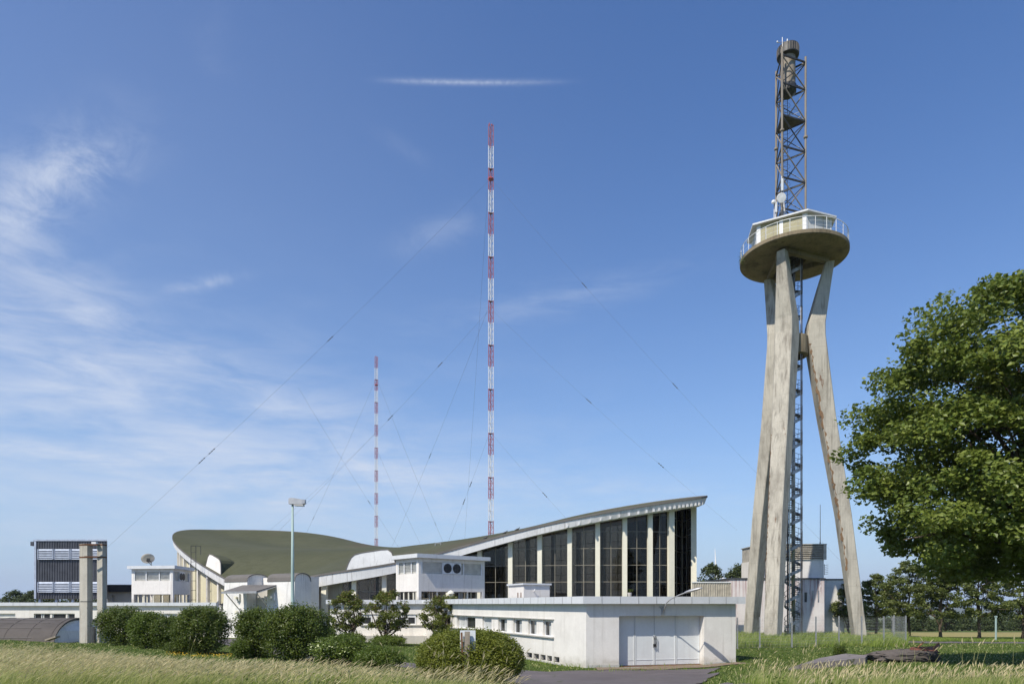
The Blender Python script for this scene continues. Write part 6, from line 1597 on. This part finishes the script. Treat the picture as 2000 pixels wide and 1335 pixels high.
# ---------------------------------------------------------------- grass
def blades(x, y, h, w, lean, m, rg, seg=2, zoff=0):
    """tapered bent blades; returns verts and quads/tris as quads"""
    n = len(x); z = ground_z(x, y) + zoff; a = rg.uniform(0, math.pi, n); sx, sy = np.cos(a) * w / 2, np.sin(a) * w / 2 * .6
    lx, ly = lean; V_ = []
    for k in range(seg + 1):
        t = k / seg; b = t ** 1.7; ww = (1 - t) ** .7 if k < seg else .12
        cx, cy, cz = x + lx * h * b, y + ly * h * b, z + h * (t - .18 * b * t)
        V_ += [np.stack([cx - sx * ww, cy - sy * ww, cz], 1), np.stack([cx + sx * ww, cy + sy * ww, cz], 1)]
    v = np.stack(V_, 1); k2 = 2 * (seg + 1); base = np.arange(n)[:, None] * k2
    f = np.concatenate([np.stack([base + 2 * k, base + 2 * k + 1, base + 2 * k + 3, base + 2 * k + 2], -1).reshape(-1, 4) for k in range(seg)])
    return v.reshape(-1, 3), f, np.tile(np.full(n, m), seg)

def heads(x, y, h, lean, rg, ln, wd, m):
    """feathery seed heads on top of stems: crossed slim quads"""
    n = len(x); z = ground_z(x, y); lx, ly = lean; out = []; fs = []; k = 0
    cx, cy, cz = x + lx * h, y + ly * h, z + h * .82; dx, dy, dz = lx * 1.5, ly * 1.5, np.full(n, .55); L = np.sqrt(dx ** 2 + dy ** 2 + dz ** 2); dx, dy, dz = dx / L * ln, dy / L * ln, dz / L * ln
    for an in (0, 1.5):
        a = rg.uniform(0, 3.14, n) + an; sx, sy = np.cos(a) * wd / 2, np.sin(a) * wd / 2
        v = np.stack([np.stack([cx - dx * .15, cy - dy * .15, cz - dz * .15], 1), np.stack([cx + dx * .4 + sx, cy + dy * .4 + sy, cz + dz * .4], 1), np.stack([cx + dx, cy + dy, cz + dz * .9], 1), np.stack([cx + dx * .4 - sx, cy + dy * .4 - sy, cz + dz * .4], 1)], 1)
        out.append(v.reshape(-1, 3)); fs.append(np.arange(n * 4).reshape(n, 4) + k); k += n * 4
    return np.concatenate(out), np.concatenate(fs), np.full(2 * n, m)

def scatter(n, y0, y1, a0, a1, rg, p=1.5):
    u = rg.random(n); y = (y0 ** (2 - p) + u * (y1 ** (2 - p) - y0 ** (2 - p))) ** (1 / (2 - p)); a = rg.uniform(a0, a1, n)
    return a * y, y

def patchn(x, y, s, seed):
    return (np.sin(x * s + seed) * np.sin(y * s * .8 + 2 * seed) + np.sin(x * s * 2.3 + y * s * 1.7 + seed) * .6 + np.sin(x * s * 4.1 - y * s * 3.7) * .35) / 1.6

def build_grass():
    rg = np.random.default_rng(77); A = lambda u: (u - U0) / F
    # --- tall, wind-combed meadow grass in the foreground, left and right of the yard
    n = 120000; x, y = scatter(n, 11.5, 27, A(-60), A(2060), rg, 1.35); u = U0 + F * x / y
    # far limit of the uncut grass for each photo column
    lim = np.interp(u, [-60, 150, 300, 450, 600, 700, 800, 900, 960, 1035, 1400, 1440, 1500, 1700, 1850, 2060], [24.5, 23.5, 21, 19, 18, 17.2, 16.4, 15.6, 14.6, 13.2, 16.5, 17.8, 17.0, 16.4, 16.2, 16.2])
    lim = lim + 1.2 * patchn(x, y, .5, 3)
    # the yard keeps a clear corridor; the bank beside it carries grass
    ok = (y < lim) & (rg.random(n) < np.clip((lim - y) / 4.5, .06, 1)) & ~on_road(x, y) & ~((x > -.3) & (x < 5.0 + (y - 14) * .17) & (y > 13.2) & (u > 1030) & (u < 1400))
    cb = W(919, 0, 21.0); ok &= ((x - cb[0]) / 1.55) ** 2 + ((y - 21.0) / 1.4) ** 2 > 1
    x, y, lim = x[ok], y[ok], lim[ok]; n = len(x)
    pt = np.clip(patchn(x, y, .35, 1) * .5 + .5, 0, 1); fade = np.clip((lim - y) / 3.0, .30, 1)
    right = x > 4
    lx, ly = .42 + .28 * rg.normal(size=n) + .25 * pt, .05 + .25 * rg.normal(size=n)
    lx = np.where(right, lx * .55, lx)
    kind = rg.random(n); stem = kind < np.where(right, .22, .28) + .16 * pt
    h = np.where(stem, rg.uniform(.42, .74, n), rg.uniform(.18, .48, n)) * fade * (.62 + .5 * pt) * np.where(right, .85, 1)
    B = MB()
    g = ~stem; v, f, m = blades(x[g], y[g], h[g], np.full(g.sum(), .014), (lx[g], ly[g]), 0, rg, 2); B.raw(v, f, m)
    v, f, m = blades(x[stem], y[stem], h[stem], np.full(stem.sum(), .0085), (lx[stem] * .8, ly[stem]), 1, rg, 2); B.raw(v, f, m)
    hd_ = np.where(stem)[0]; hd_ = hd_[rg.random(len(hd_)) < np.where(x[hd_] > 4, .5, .8)]; v, f, m = heads(x[hd_], y[hd_], h[hd_], (lx[hd_] * .8, ly[hd_]), rg, .15, .019, 2); B.raw(v, f, m)
    # docks and other broad-leaved weeds in loose patches
    C = []
    for k in range(420):
        q = rg.integers(n); 
        if pt[q] > .55: continue
        hh_ = rg.uniform(.12, .42); c = V(x[q], y[q], ground_z(x[q], y[q]))
        for j in range(int(10 + 26 * hh_)): C.append(c + V(rg.normal() * .09, rg.normal() * .09, hh_ * rg.random()))
    v, f = leaf_block(np.array(C), .085, rg, .45, .5, -.1); B.raw(v, f, np.full(len(f), 3))
    # a few taller stalks
    xs, ys = [], []
    for u_, Yt in ((1566, 27), (1580, 26.5), (1585, 26), (1962, 20), (1780, 21), (1790, 21), (1830, 20), (1915, 19), (372, 26), (1750, 22), (1480, 25), (1890, 22), (760, 22), (840, 17.5), (870, 17), (862, 18.2), (930, 18), (985, 17.8), (1000, 17.5)):
        for k in range(3): q = W(u_ + rg.normal() * 4, 0, Yt); xs.append(q[0]); ys.append(q[1] + rg.normal() * .2)
    xs, ys = np.array(xs), np.array(ys); hh = rg.uniform(.75, 1.15, len(xs)); lx2 = rg.normal(size=len(xs)) * .2 + .1; z0_ = np.zeros(len(xs))
    v, f, m = blades(xs, ys, hh, np.full(len(xs), .012), (lx2, z0_), 1, rg, 3); B.raw(v, f, m)
    v, f, m = heads(xs, ys, hh, (lx2, z0_), rg, .2, .035, 2); B.raw(v, f, m)
    o = B.build('tall_grass', ['g_green', 'g_straw', 'g_head', 'leaf_bright']); tag(o, 'uncut straw-coloured meadow grass in the foreground', 'grass', kind='stuff')
    # --- uncut grass inside the tower fence, at wall feet and round the round bush
    B = MB(); n = 26000; x, y = scatter(n, 46.6, 68, A(1425), A(1772), rg, 1.2); h = rg.uniform(.35, .85, n) * (.75 + .35 * patchn(x, y, .6, 5)); h = np.maximum(h, .15)
    v, f, m = blades(x, y, h, np.full(n, .045), (.25 + .2 * rg.normal(size=n), .2 * rg.normal(size=n)), 0, rg, 2); B.raw(v, f, m)
    st = rg.random(n) < .16; v, f, m = blades(x[st], y[st], h[st] * 1.15, np.full(st.sum(), .03), (.3 + .2 * rg.normal(size=st.sum()), .2 * rg.normal(size=st.sum())), 1, rg, 2); B.raw(v, f, m)
    # weeds along the foot of the garage walls and the path edges
    for (p, q, k, w_) in ((C1, C0, 70, .12), (C0, C2, 700, .5), ((4, 32.6), (12.4, 34.6), 120, .12), ((12.4, 37.2), (12.8, 38.5), 140, .3), ((-12, 36.9), (-3, 33.3), 260, .5)):
        s = rg.random(k); xx = p[0] + (q[0] - p[0]) * s; yy = p[1] + (q[1] - p[1]) * s; nx, ny = (q[1] - p[1]), -(q[0] - p[0]); L = math.hypot(nx, ny); off = np.abs(rg.normal(size=k)) * w_ + .05
        sgn = 1 if -ny * 1 > 0 else 1; dirx, diry = nx / L, ny / L
        if diry > 0 or (abs(diry) < .3 and dirx > 0): dirx, diry = -dirx, -diry
        xx = xx + dirx * off; yy = yy + diry * off; h = rg.uniform(.06, .32, k); v, f, m = blades(xx, yy, h, np.full(k, .03), (rg.normal(size=k) * .3, rg.normal(size=k) * .2), 0, rg, 2); B.raw(v, f, m)
    o = B.build('fence_grass', ['g_green', 'g_straw']); tag(o, 'long green grass round the tower foot and the wall feet', 'grass', kind='stuff')
    # --- short lawn
    B = MB(); n = 120000; x, y = scatter(n, 15, 60, A(-60), A(2060), rg, 1.25); u = U0 + F * x / y
    ok = ~on_road(x, y) & ~((u > 1140) & (u < 1440) & (y > 34)) & ~((x > -.3) & (x < 5.0 + (y - 14) * .17) & (y < 26) & (u > 1030) & (u < 1400)); x, y = x[ok], y[ok]; n = len(x)
    h = rg.uniform(.05, .13, n) * (1 + .35 * patchn(x, y, .8, 2)); v, f, m = blades(x, y, h, .02 + .0009 * y, (rg.normal(size=n) * .5 + .2, rg.normal(size=n) * .4), 0, rg, 1); m = (rg.random(n) < .14).astype(int); B.raw(v, f, m)
    o = B.build('lawn_grass', ['g_mown', 'g_straw']); tag(o, 'short mown green lawn', 'grass', kind='stuff')
    # long grass edge under the row trees and the yellow flowers by the drive
    B = MB(); n = 14000; x, y = scatter(n, 56.5, 66, A(1770), A(2060), rg, 1.1); h = rg.uniform(.08, .24, n); v, f, m = blades(x, y, h, np.full(n, .06), (.1 + .2 * rg.normal(size=n), .2 * rg.normal(size=n)), 0, rg, 2); B.raw(v, f, m)
    o = B.build('verge_grass', ['g_green']); tag(o, 'rough grass verge along the field track', 'grass', kind='stuff')
    B = MB(); n = 420; x, y = scatter(n, 34.5, 38.0, A(322), A(458), rg, 1.0); C = np.stack([x, y, ground_z(x, y) + rg.uniform(.05, .14, n)], 1); v, f = leaf_block(C, .05, rg, .8, 1.0, 0); B.raw(v, f)
    o = B.build('yellow_flowers', 'flower_y'); tag(o, 'sprinkle of yellow flowers in the lawn by the drive', 'flowers', kind='stuff')
build_grass()

# ---------------------------------------------------------------- thin summer haze that pales the far hills
def build_haze():
    b = MB(); b.box(-8000, 8000, -3000, 9000, -75, 330); o = b.build('haze', [], None)
    m = bpy.data.materials.new('thin_air'); m.use_nodes = True; nt = m.node_tree; nt.nodes.remove(nt.nodes['Principled BSDF'])
    v = nt.nodes.new('ShaderNodeVolumePrincipled'); v.inputs['Color'].default_value = (.80, .88, 1.0, 1); v.inputs['Density'].default_value = HAZE
    nt.links.new(v.outputs[0], nt.nodes['Material Output'].inputs['Volume']); o.data.materials.append(m); tag(o, kind='stuff')
HAZE = .00009
build_haze()
for o in bpy.data.objects:
    if '_o' in o: del o['_o']
